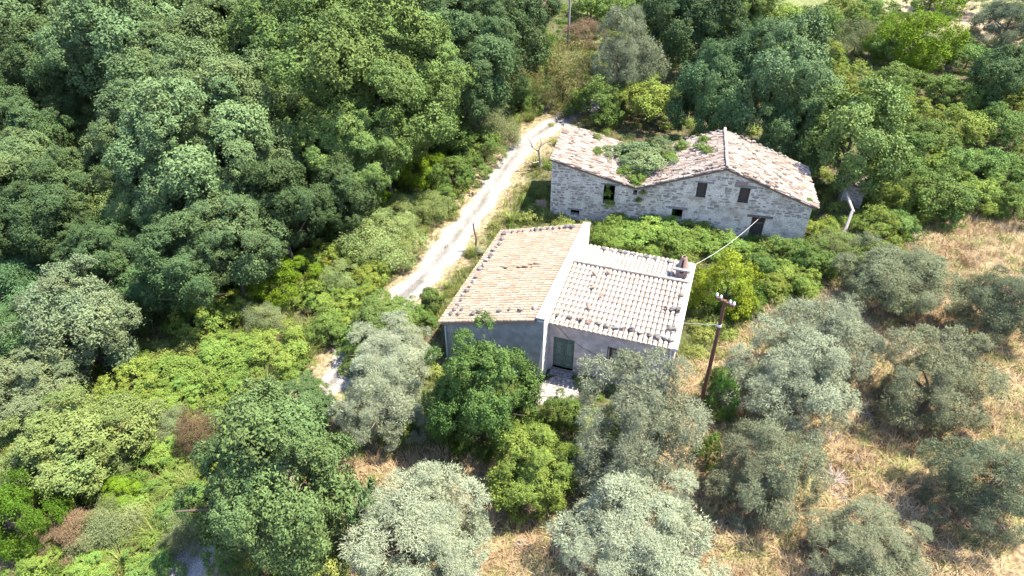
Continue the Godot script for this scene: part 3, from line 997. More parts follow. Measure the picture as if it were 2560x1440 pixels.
	var A := [[0.34, 0.17, 1], [0.84, 0.16, 0], [1.28, 0.18, 0], [1.4, 0.14, 1], [1.73, 0.12, 1], [2.18, 0.18, 0], [2.55, 0.12, 0], [2.94, 0.14, 0], [3.29, 0.1, 1], [3.63, 0.23, 0], [4.03, 0.14, 0], [4.43, 0.14, 0], [4.78, 0.1, 0], [5.11, 0.12, 0], [5.36, 0.09, 0]]
	for r in A:
		if r[2] == 1: roof_rock(h, r[0], r[1], ft.call(r[1]) + 0.01, "upturned broken tile lying on the annex eave above the pink wall", "shards on the annex eave", true)
		else: roof_rock(h, r[0], r[1], ft.call(r[1]), "grey stone weighing down the annex eave above the pink wall", "stones on the annex eave")
	for r in [[5.21, 0.74, 0], [5.46, 0.79, 1], [5.37, 2.97, 0], [5.15, 1.98, 0], [5.38, 2.05, 0], [4.89, 1.9, 1], [5.44, 1.85, 1]]:
		if r[2] == 1: roof_rock(h, r[0], r[1], ft.call(r[1]) + 0.01, "broken tile piece on the pale annex roof near its white verge", "shards by the verge", true)
		else: roof_rock(h, r[0], r[1], ft.call(r[1]), "grey stone on the pale annex roof near its white verge", "stones by the verge")
	for r in [[1.25, 3.3], [1.83, 3.55], [1.37, 2.34], [1.91, 1.87], [1.51, 1.0]]:
		roof_rock(h, r[0], r[1], ft.call(r[1]) + 0.01, "reddish tile fragment in the middle of the pale annex roof", "fragments amid the annex roof", true)
	for r in [[1.12, 6.0], [1.52, 6.0], [1.92, 6.02], [2.21, 6.0], [2.62, 6.0], [2.99, 5.98], [3.3, 5.95], [3.73, 5.95], [4.11, 5.95], [4.47, 5.9]]:
		roof_rock(h, r[0], r[1], ridge + bs * (r[1] - 3.98) + 0.005, "stone on the rear eave of the pale annex roof behind its ridge", "stones on the annex rear eave")

func wall_texture() -> ImageTexture:
	# render and dirt on the rubble front: pale lime render, grey weathering, brown run-off below the openings
	var w := 1024
	var hh := 328
	var im := Image.create(w, hh, false, Image.FORMAT_RGB8)
	var a := FastNoiseLite.new(); a.seed = 41; a.frequency = 0.02; a.fractal_octaves = 5
	var b := FastNoiseLite.new(); b.seed = 42; b.frequency = 0.11; b.fractal_octaves = 3
	for y in hh:
		var hy := 5.0 * (1.0 - float(y) / hh)
		for x in w:
			var u := 15.58 * x / w
			var n := a.get_noise_2d(x, y)
			var f := b.get_noise_2d(x, y)
			var c := Vector3(0.56, 0.52, 0.46).lerp(Vector3(0.4, 0.365, 0.325), clampf(0.35 + n * 1.6, 0, 1))
			for s in [[9.0, 2.55, 0.42, 1.1], [11.5, 2.45, 0.55, 1.5], [4.3, 1.6, 0.6, 1.2], [13.9, 3.3, 0.35, 1.3], [6.0, 2.4, 0.5, 1.5]]:
				var dy: float = s[1] - hy
				if dy > 0.0 and dy < s[3]:
					var q: float = exp(-pow((u - s[0] + n * 0.5) / s[2], 2.0)) * (1.0 - dy / s[3]) * clampf(0.5 + f * 1.5 + n, 0, 1)
					c = c.lerp(Vector3(0.34, 0.23, 0.15), q * 0.75)
			c *= 0.92 + 0.4 * f
			im.set_pixel(x, y, lin(c.x, c.y, c.z))
	im.generate_mipmaps()
	return ImageTexture.create_from_image(im)

func rubble(parent, prof, openings, u0, u1, cover: float, cap: int) -> int:
	var spots := []
	var y := 0.12
	nz.seed = 77
	nz.frequency = 0.5
	while y < 5.0:
		var row := rng.randf_range(0.13, 0.19)
		var u: float = u0 + rng.randf_range(0.02, 0.2)
		while u < u1 - 0.1:
			var w := rng.randf_range(0.12, 0.44)
			var hh := row * rng.randf_range(0.6, 1.1)
			var cx := u + w * 0.5
			var cy := y + row * 0.5 + rng.randf_range(-0.045, 0.045) + 0.05 * sin(cx * 2.3 + y * 3.0)
			var ok: bool = cy + hh * 0.5 < minf(top_at(prof, u), top_at(prof, minf(u + w, u1))) - 0.08 and u + w < u1 - 0.02 and cy > hh * 0.5
			for o in openings:
				if u + w > o[0] - 0.04 and u < o[1] + 0.04 and cy + hh * 0.5 > o[2] - 0.05 and cy - hh * 0.5 < o[3] + 0.22: ok = false
			if ok and 0.5 + nz.get_noise_2d(cx * 1.2, y * 1.6) * 1.1 + rng.randf_range(-0.35, 0.35) > 1.0 - cover + (0.45 if cy < 1.9 and cx > 6.5 else 0.0):
				spots.append([cx, cy, w, hh])
			u += w + rng.randf_range(0.02, 0.16)
		y += row + 0.03
	spots.sort_custom(func(p, q): return p[2] * p[3] > q[2] * q[3])
	var rest := SurfaceTool.new()
	rest.begin(Mesh.PRIMITIVE_TRIANGLES)
	var any := false
	for i in spots.size():
		var s = spots[i]
		var t := Transform3D(Basis(Vector3.BACK, rng.randf_range(-0.3, 0.3)).scaled(Vector3(s[2] * 1.02, s[3] * 1.02, rng.randf_range(0.008, 0.026))), Vector3(s[0], s[1], 0.0))
		var mesh = stone_meshes[rng.randi() % 6]
		if i < cap:
			part("stone", mesh, M["stone_%d" % (rng.randi() % 6)], parent).transform = t
		else:
			rest.append_from(mesh, 0, t)
			any = true
	if any:
		part("small_stones", rest.commit(), M["stone_2"], parent).set_meta("kind", "stuff")
	return spots.size()

func stone_house():
	var h = thing("stone_farmhouse", "abandoned rubble stone farmhouse with two sagging tile roofs and overgrown valley", "house", Vector3(2.46, 0, -37.56), -0.225)
	var prof := [[0.0, 4.1], [5.27, 2.78], [10.28, 4.64], [15.5, 2.78]]
	var ops := [[3.3, 4.0, 1.45, 2.78], [1.32, 1.9, 0.3, 0.76], [8.82, 9.4, 2.6, 3.56], [7.6, 8.25, 0.85, 1.62], [11.27, 11.88, 2.53, 3.5], [12.33, 13.12, 0.0, 1.64], [5.12, 5.36, 2.25, 2.62]]
	var wm := StandardMaterial3D.new()
	wm.albedo_texture = wall_texture()
	wm.roughness = 0.95
	wm.metallic_specular = 0.2
	var fw = part("front_wall", wall(prof, 0.5, ops), wm, h)
	var n := rubble(fw, prof, ops, 0.0, 15.5, 0.62, 300)
	print("front stones ", n)
	var rw = part("rear_wall", wall(prof, 0.5, []), M["dado_plaster"], h, Vector3(0, 0, -4.9))
	var lw = part("side_wall", wall([[0.0, 4.1], [4.4, 4.1]], 0.5, []), M["dado_plaster"], h, Vector3(0, 0, -4.9))
	lw.rotation.y = -PI / 2
	rubble(lw, [[0.0, 4.1], [4.4, 4.1]], [], 0.0, 4.4, 0.6, 0)
	var sw = part("side_wall", wall([[0.0, 2.78], [4.4, 2.78]], 0.5, []), M["dado_plaster"], h, Vector3(15.5, 0, -0.5))
	sw.rotation.y = PI / 2
	rubble(sw, [[0.0, 2.78], [4.4, 2.78]], [], 0.0, 4.4, 0.6, 0)
	# openings
	for o in [ops[2], ops[4]]:
		var w = holder("window", h)
		var bw: float = (o[1] - o[0] - 0.08) / 3.0
		for i in 3:
			part("shutter_board", box(Vector3(o[0] + 0.04 + i * bw, o[2] + 0.03, -0.2 - 0.006 * i), Vector3(o[0] + 0.04 + (i + 1) * bw - 0.012, o[3] - 0.04, -0.165 - 0.006 * i)), M["dark_board"], w)
		var f := new_st()
		for b in [[o[0], o[1], o[3] - 0.04, o[3]], [o[0], o[1], o[2], o[2] + 0.03], [o[0], o[0] + 0.035, o[2] + 0.03, o[3] - 0.04], [o[1] - 0.035, o[1], o[2] + 0.03, o[3] - 0.04]]:
			bx(f, Vector3(b[0], b[2], -0.22), Vector3(b[1], b[3], -0.14))
		part("frame", commit(f), M["timber"], w)
		part("sill", box(Vector3(o[0] - 0.08, o[2] - 0.06, -0.2), Vector3(o[1] + 0.08, o[2], 0.04)), M["stone_5"], w)
	var d = holder("door", h)
	for i in 4:
		part("door_board", box(Vector3(12.36 + i * 0.185, 0.03, -0.3 - 0.008 * (i % 2)), Vector3(12.36 + i * 0.185 + 0.172, 1.58 - 0.03 * (i % 3), -0.26 - 0.008 * (i % 2))), M["dark_board"], d)
	part("rail", box(Vector3(12.34, 1.1, -0.258), Vector3(13.1, 1.2, -0.235)), M["timber"], d)
	for l in [[12.02, 13.5, 1.65, 1.79, "timber"], [10.93, 12.2, 3.52, 3.66, "grey_timber"], [7.35, 8.5, 1.63, 1.77, "grey_timber"], [1.15, 2.05, 0.77, 0.86, "grey_timber"], [8.65, 9.75, 3.57, 3.64, "grey_timber"], [3.1, 4.2, 2.785, 2.86, "grey_timber"]]:
		part("lintel", box(Vector3(l[0], l[2], -0.3), Vector3(l[1], l[3], 0.05)), M[l[4]], h)
	part("broken_awning", hexmesh([Vector3(10.98, 3.72, 0.26), Vector3(11.6, 3.78, 0.22), Vector3(11.6, 3.86, -0.05), Vector3(10.98, 3.8, -0.05), Vector3(10.98, 3.76, 0.26), Vector3(11.6, 3.81, 0.22), Vector3(11.6, 3.9, -0.05), Vector3(10.98, 3.84, -0.05)]), M["terracotta"], h)
	# roofs: three planes with their tiles running down the slope
	var roof = holder("roof", h)
	var list := []
	var z0 := 0.18
	var depth := 5.64
	for pl in [[0.0, 4.26, 5.27, 2.92], [10.28, 4.79, 5.27, 2.92], [10.28, 4.79, 15.72, 2.83]]:
		var a := Vector3(pl[0], pl[1] - 0.07, z0)
		var b := Vector3(pl[2], pl[3] - 0.07, z0)
		if pl[0] == 0.0: a += (a - b).normalized() * 0.12
		var dn := (b - a).normalized()
		var ac := Vector3(0, 0, -1)
		var nn := Vector3(-dn.y, dn.x, 0)
		if nn.y < 0: nn = -nn
		var ln := a.distance_to(b)
		var e0 := a if a.x < b.x else b
		var e1 := b if a.x < b.x else a
		part("roof_deck", hexmesh([e0 - nn * 0.14, e1 - nn * 0.14, e1 - nn * 0.14 + ac * depth, e0 - nn * 0.14 + ac * depth, e0 - nn * 0.05, e1 - nn * 0.05, e1 - nn * 0.05 + ac * depth, e0 - nn * 0.05 + ac * depth]), M["timber"], roof)
		part("channel_tiles", bed(a - nn * 0.01, dn, ac, ln, depth, 0.2), M["bed_old"], roof).set_meta("kind", "stuff")
		lay(list, a, dn, ac, ln + 0.06, depth, 0.33, 0.2, 0.16, 0.07)
	place_tiles(list, roof, h, tones("old"))
	for i in 16:
		var r = part("ridge_tile", tile_mesh, M["old_%d" % (5 if i % 3 else 1)], roof)
		r.transform = Transform3D(Basis(Vector3(0, 0, -1), Vector3(0, 1, 0), Vector3(1, 0, 0)).rotated(Vector3.UP, rng.randf_range(-0.06, 0.06)), Vector3(10.28, 4.8 + rng.randf() * 0.015, 0.16 - i * 0.345))
	# loose stones on this roof
	for i in 9:
		var u := 10.9 + i * 0.42 + rng.randf_range(-0.1, 0.1)
		roof_rock(h, u, 5.2 + rng.randf() * 0.15, 4.79 - 0.36 * (u - 10.28) + 0.01, "stone on the far edge of the farmhouse roof beneath the oaks", "stones on the farmhouse far edge")
	for i in 5:
		var u := 9.9 - i * 0.5 + rng.randf_range(-0.1, 0.1)
		roof_rock(h, u, 5.25, 4.79 - 0.373 * (10.28 - u) + 0.01, "stone on the farmhouse roof edge behind the overgrown valley", "stones behind the valley")
	for i in 7:
		var u := 9.95 - i * 0.33 + rng.randf_range(-0.1, 0.1)
		roof_rock(h, u, 0.08, 4.79 - 0.373 * (10.28 - u) + 0.01, "small stone on the farmhouse verge between valley and ridge", "stones on the farmhouse verge")
	for i in 5:
		var u := 10.8 + i * 0.6 + rng.randf_range(-0.1, 0.1)
		roof_rock(h, u, 0.1, 4.79 - 0.36 * (u - 10.28) + 0.01, "small stone on the farmhouse verge above the shuttered windows", "stones above the shuttered windows")
	# growth in the valley and on the tiles
	for r in [[4.4, 1.0, 0.55], [5.2, 0.6, 0.7], [5.6, 1.5, 0.8], [4.6, 2.6, 0.9], [5.8, 2.9, 0.9], [6.6, 3.6, 0.8], [3.9, 3.9, 0.6], [7.6, 4.2, 0.7], [7.2, 2.6, 0.6], [8.8, 3.2, 0.5], [9.3, 2.6, 0.4], [2.6, 2.6, 0.45], [5.2, 4.6, 0.9], [6.4, 5.2, 0.8], [4.9, 1.8, 0.75], [2.3, 4.8, 0.4], [9.0, 4.4, 0.5], [5.25, 0.1, 0.45], [15.3, 0.3, 0.25]]:
		var u: float = r[0]
		var hh := 4.26 - 0.2542 * u if u < 5.27 else 2.92 + 0.373 * (u - 5.27)
		if u > 10.28: hh = 4.79 - 0.36 * (u - 10.28)
		var p: Vector3 = h.transform * Vector3(u, hh - 0.05, -r[1])
		plant("roof_bush" if r[2] > 0.7 else "bramble", p.x, p.z, r[2], r[2] * 0.8, r[2] * 0.15, "weedy bramble sprouting from the farmhouse roof tiles around its valley", "weeds on the farmhouse roof", 0, p.y)
	var tw := new_st()
	for i in 46:
		var u := rng.randf_range(5.6, 8.8)
		var vv := rng.randf_range(0.1, 2.4)
		var p := Vector3(u, 2.92 + 0.373 * (u - 5.27) + 0.1, -vv)
		var d1 := Vector3(rng.randf_range(-0.6, 0.6), rng.randf_range(0.0, 0.22), rng.randf_range(-0.2, 0.6))
		add_tube(tw, [p, p + d1 * 0.5 + Vector3(0, 0.07, 0), p + d1 + Vector3(0, d1.x * 0.37 - 0.02, 0)], [0.012, 0.009, 0.005], 4)
	var dt = part("dry_vine", commit(tw), M["dead_wood"], self)
	dt.transform = h.transform
	tag(dt, "dry leafless vine stems trailing over the farmhouse roof verge", "vine")
	var hv := new_st()
	for i in 14:
		var u := rng.randf_range(4.6, 7.4)
		var p := Vector3(u, top_at(prof, u) + 0.1, 0.08)
		var q := p + Vector3(rng.randf_range(-0.3, 0.3), -rng.randf_range(0.3, 1.1), rng.randf_range(0.02, 0.12))
		add_tube(hv, [p + Vector3(0, 0.08, -0.2), p + Vector3(0, 0, 0.08), p.lerp(q, 0.5) + Vector3(0.06, 0, 0.06), q], [0.01, 0.01, 0.008, 0.004], 4)
	var hd = part("hanging_vine", commit(hv), M["dead_wood"], self)
	hd.transform = h.transform
	tag(hd, "thin vine stems hanging down the farmhouse wall below the roof valley", "vine")
	for r in [[3.65, 2.15, 0.34], [3.75, 1.5, 0.36], [3.5, 2.7, 0.2], [5.5, 1.9, 0.3], [5.75, 2.5, 0.22]]:
		var p: Vector3 = h.transform * Vector3(r[0], r[1], 0.06)
		plant("bramble", p.x, p.z, r[2], r[2] * 1.1, 0.0, "leafy creeper clinging to the farmhouse wall by its open window", "creepers on the farmhouse wall", 0, p.y)

func rod(called, label, category, pts, radii, m, sides := 7):
	var o = part(called, tube(pts, radii, sides), m, self)
	tag(o, label, category)
	return o

func details():
	# rust brown power pole by the annex
	var p = thing("power_pole", "rust brown power pole with crossarm and insulators beside the annex", "pole", Vector3(8.24, 0, -20.41))
	part("pole", tube([Vector3(0, -0.1, 0), Vector3(0.02, 3.0, 0), Vector3(0.0, 6.35, 0)], [0.095, 0.085, 0.07], 12), M["rust"], p)
	var ca = part("crossarm", box(Vector3(-0.42, 6.22, -0.05), Vector3(0.42, 6.31, 0.05)), M["rust"], p)
	ca.rotation.y = -0.85
	ca.position.z = 0.0
	var im := lathe([[0.02, 0.0], [0.02, 0.05], [0.055, 0.06], [0.055, 0.1], [0.035, 0.11], [0.05, 0.13], [0.03, 0.17], [0.0, 0.18]], 10)
	for x in [-0.38, -0.2, 0.22, 0.38]:
		part("insulator", im, M["insulator"], ca, Vector3(x, 6.31, 0))
	part("band", lathe([[0.07, 5.05], [0.095, 5.05], [0.095, 5.15], [0.07, 5.15]], 12), M["zinc"], p)
	var w1 := [Vector3(8.14, 5.1, -20.45), Vector3(7.6, 4.2, -21.6), Vector3(7.25, 3.6, -22.4), Vector3(7.05, 3.1, -22.9)]
	rod("service_wire", "thin cable drooping from the rust brown pole to the annex wall", "cable", w1, [0.012, 0.012, 0.012, 0.012], M["wire"], 5)
	# pale cable across the yard from annex corner to farmhouse door
	var a := Vector3(9.2, 3.2, -27.5)
	var b := Vector3(15.0, 1.75, -34.75)
	var pts := []; var rr := []
	for i in 13:
		var t := i / 12.0
		pts.append(a.lerp(b, t) - Vector3(0, 0.3 * 4.0 * t * (1.0 - t), 0))
		rr.append(0.009)
	rod("yard_cable", "pale sagging cable strung from the annex corner to the farmhouse door", "cable", pts, rr, M["wire"], 5)
	# grey pole far behind
	var gp = thing("utility_pole", "slim grey utility pole rising beside the brown heath at the wood edge", "pole", Vector3(6.2, ground_y(6.2, -75.5), -75.5))
	part("pole", tube([Vector3(0, -0.1, 0), Vector3(0, 4.5, 0), Vector3(0, 9.0, 0)], [0.14, 0.12, 0.1], 10), M["dead_wood"], gp)
	part("crossarm", box(Vector3(-0.6, 8.6, -0.05), Vector3(0.6, 8.7, 0.05)), M["iron"], gp)
	# post and stones by the track
	rod("wooden_post", "crooked dark wooden post standing on the verge beside the track", "post", [Vector3(-2.17, -0.1, -33.59), Vector3(-2.13, 0.9, -33.58), Vector3(-2.24, 1.5, -33.6), Vector3(-2.27, 1.9, -33.62)], [0.065, 0.055, 0.05, 0.042], M["timber"], 7)
	for r in [[-2.0, -33.3, 0.55], [-1.55, -33.15, 0.5], [-2.35, -33.2, 0.35], [-1.2, -33.3, 0.4]]:
		var t = thing("field_stone", "grey field stone lying at the foot of the crooked post", "stone", Vector3(r[0], 0, r[1]), rng.randf() * TAU, "stones at the post")
		var o = part("rock", rock_meshes[rng.randi() % 5], M["rock_%d" % (rng.randi() % 6)], t, Vector3(0, r[2] * 0.25, 0))
		o.scale = Vector3.ONE * r[2]
	# bare dead sapling on the verge
	var dt = thing("dead_tree", "small bare bleached dead tree on the verge beside the farmhouse", "tree", Vector3(2.0, 0, -44.6))
	part("trunk", tube([Vector3(0, -0.1, 0), Vector3(0.05, 0.8, 0.1), Vector3(-0.1, 1.5, 0.2)], [0.11, 0.09, 0.06], 7), M["dead_wood"], dt)
	for q in [[Vector3(-0.1, 1.45, 0.2), Vector3(-0.6, 1.9, 0.3), Vector3(-1.0, 2.0, 0.1)], [Vector3(-0.1, 1.45, 0.2), Vector3(0.1, 2.0, 0.2), Vector3(0.0, 2.6, 0.3)], [Vector3(0.05, 1.9, 0.2), Vector3(0.5, 2.2, 0.2), Vector3(0.8, 2.2, 0.4)], [Vector3(-0.5, 1.8, 0.3), Vector3(-0.7, 2.3, 0.4), Vector3(-0.9, 2.6, 0.4)], [Vector3(0.0, 0.6, 0.1), Vector3(-0.5, 0.8, 0.7), Vector3(-0.9, 1.2, 0.9)]]:
		part("branch", tube(q, [0.05, 0.035, 0.012], 5), M["dead_wood"], dt)
	# fallen timbers right of the farmhouse
	rod("fallen_beam", "long grey weathered timber propped upright among the weeds by the farmhouse end", "timber", [Vector3(21.7, 1.5, -38.9), Vector3(21.5, 1.3, -37.6), Vector3(21.35, 1.1, -36.3)], [0.08, 0.1, 0.09], M["dead_wood"], 8)
	rod("timber_prop", "shorter grey forked timber holding up the long fallen one", "timber", [Vector3(21.3, 1.12, -36.4), Vector3(20.7, 0.5, -35.4), Vector3(20.1, -0.1, -34.6)], [0.1, 0.1, 0.09], M["grey_timber"], 8)
	rod("plank", "short pale plank lying on the dry ground beneath the yellow bush", "plank", [Vector3(14.3, 0.1, -29.3), Vector3(14.75, 0.16, -29.55)], [0.07, 0.07], M["dead_wood"], 5)
	# collapsed lean-to
	var ru = thing("ruined_shed", "overgrown ruined stone shed with remains of a tile roof", "shed", Vector3(22.2, 0, -39.6), -0.3)
	var rwall = part("front_wall", wall([[0.0, 1.75], [1.3, 1.5]], 0.45, []), M["dado_plaster"], ru, Vector3(-0.2, 0, 0.6))
	rubble(rwall, [[0.0, 1.75], [1.3, 1.5]], [], 0.0, 1.3, 0.9, 40)
	part("side_wall", box(Vector3(-0.2, 0, -2.6), Vector3(0.25, 1.7, 0.14)), M["dado_plaster"], ru)
	part("rear_wall", box(Vector3(0.25, 0, -2.6), Vector3(1.1, 1.5, -2.2)), M["dado_plaster"], ru)
	var rf = holder("roof", ru)
	var rl := []
	var rd := Vector3(1, -0.2, 0).normalized()
	lay(rl, Vector3(-0.35, 1.82, 0.72), rd, Vector3(0, 0, -1), 1.75, 3.2, 0.33, 0.2, 0.2, 0.08)
	part("roof_deck", hexmesh([Vector3(-0.35, 1.7, 0.7), Vector3(1.35, 1.36, 0.7), Vector3(1.35, 1.36, -2.5), Vector3(-0.35, 1.7, -2.5), Vector3(-0.35, 1.8, 0.7), Vector3(1.35, 1.46, 0.7), Vector3(1.35, 1.46, -2.5), Vector3(-0.35, 1.8, -2.5)]), M["timber"], rf)
	place_tiles(rl, rf, ru, tones("old"))
	# stacked old tiles leaning on the farmhouse
	var st = thing("tile_stack", "stack of old red roof tiles leaning at the farmhouse corner", "tiles", Vector3(2.0, 0, -38.2), -0.225)
	for i in 12:
		var o = part("stacked_tile", tile_mesh, M["terracotta"], st)
		o.transform = Transform3D(Basis(Vector3(0, -1, 0), Vector3(0, 0, 1), Vector3(-1, 0, 0)).rotated(Vector3.UP, 0.1), Vector3(-0.25 + 0.11 * (i % 6) - 0.1, 0.44 if i < 6 else 0.88, -0.1 + 0.05 * (i % 2)))
	# concrete pad before the green door
	var pad := new_st()
	var rim := [Vector2(0.75, -21.75), Vector2(1.15, -20.9), Vector2(2.2, -20.7), Vector2(3.05, -21.4), Vector2(3.1, -22.4), Vector2(2.2, -22.85), Vector2(1.45, -22.4)]
	for i in rim.size():
		var p0: Vector2 = rim[i]; var p1: Vector2 = rim[(i + 1) % rim.size()]
		tri(pad, Vector3(1.9, 0.06, -21.8), Vector3(p0.x, 0.06, p0.y), Vector3(p1.x, 0.06, p1.y))
		quad(pad, Vector3(p0.x, 0.06, p0.y), Vector3(p0.x, -0.05, p0.y), Vector3(p1.x, -0.05, p1.y), Vector3(p1.x, 0.06, p1.y))
	structure(part("concrete_path", commit(pad), M["pad_concrete"], self))


func _ready():
	rng.seed = 20240611
	# ---- camera, sky, sun, exposure
	var cam := Camera3D.new()
	cam.name = "camera"
	cam.fov = 46.79
	cam.position = CAM
	cam.rotation_degrees = Vector3(-36.42, 0, 0)
	cam.near = 0.1
	cam.far = 3000.0
	add_child(cam)
	cam.current = true
	var sky_m := ProceduralSkyMaterial.new()
	sky_m.sky_top_color = Color(0.5, 0.6, 0.79)
	sky_m.sky_horizon_color = Color(0.88, 0.9, 0.93)
	sky_m.sky_curve = 0.15
	sky_m.ground_bottom_color = Color(0.2, 0.2, 0.16)
	sky_m.ground_horizon_color = Color(0.5, 0.55, 0.5)
	var sky := Sky.new()
	sky.sky_material = sky_m
	var env := Environment.new()
	env.background_mode = Environment.BG_SKY
	env.sky = sky
	env.background_energy_multiplier = 0.95
	env.tonemap_mode = Environment.TONE_MAPPER_LINEAR
	env.tonemap_exposure = 3.8
	env.sdfgi_enabled = true
	env.ssao_enabled = true
	env.ssil_enabled = true
	var we := WorldEnvironment.new()
	we.name = "world_environment"
	we.environment = env
	add_child(we)
	var sun := DirectionalLight3D.new()
	sun.name = "sun"
	sun.light_energy = 1.6
	sun.light_color = Color(1.0, 0.955, 0.88)
	sun.light_angular_distance = 0.53
	sun.shadow_enabled = true
	add_child(sun)
	var az := deg_to_rad(85.0)
	var el := deg_to_rad(63.0)
	var sd := Vector3(sin(az) * cos(el), sin(el), -cos(az) * cos(el))
	sun.look_at_from_position(sd * 50.0, Vector3.ZERO, Vector3.UP)

	# ---- setting
	gn.seed = 5; gn.frequency = 0.035; gn.fractal_octaves = 3
	cn.seed = 17; cn.frequency = 0.06; cn.fractal_octaves = 3; cn.noise_type = FastNoiseLite.TYPE_SIMPLEX_SMOOTH
	for p in [[7.9, -57.9], [4.1, -53.8], [1.6, -50.1], [-0.7, -44.0], [-2.4, -38.2], [-3.7, -34.3], [-5.0, -31.0], [-6.1, -28.3], [-7.2, -26.0], [-8.0, -23.9], [-8.4, -22.3], [-9.2, -20.3], [-10.1, -17.3], [-10.9, -14.9], [-11.5, -13.0], [-12.5, -10.0], [-13.5, -5.0]]:
		TRACK.append(Vector2(p[0], p[1]))
	for p in [[-6.0, -6.0], [-5.6, -12.2], [-6.2, -17.4], [-3.0, -18.3], [1.1, -16.6], [3.1, -17.5], [7.2, -21.3], [8.3, -24.5], [11.4, -25.3], [14.1, -27.5], [17.1, -28.4], [24.3, -34.6], [30.1, -38.0], [36.4, -38.2], [40.0, -6.0]]:
		GROVE.append(Vector2(p[0], p[1]))
	make_ground()
	make_track()
	# ---- houses and things
	make_materials()
	make_rubble()
	make_rocks()
	tile_mesh = make_tile(0.44)
	make_families()
	make_trunks()
	var th = tall_house()
	annex()
	stone_house()
	print("houses ", Time.get_ticks_msec())
	var tris := 0
	for f in fam:
		for m in fam[f]: tris += maxi(m.surface_get_array_index_len(0), m.surface_get_array_len(0)) / 3
	print("foliage triangles ", tris)
	var i := 0
	for p in PLANTS:
		plant(p[0], p[1], p[2], p[3], p[4], p[5], LABELS[p[6]], GROUPS[p[7]], i, 2.95 if p[0] == "roof_bush" else 0.0)
		i += 1
	details()
	make_grass()
	print("done ", Time.get_ticks_msec())

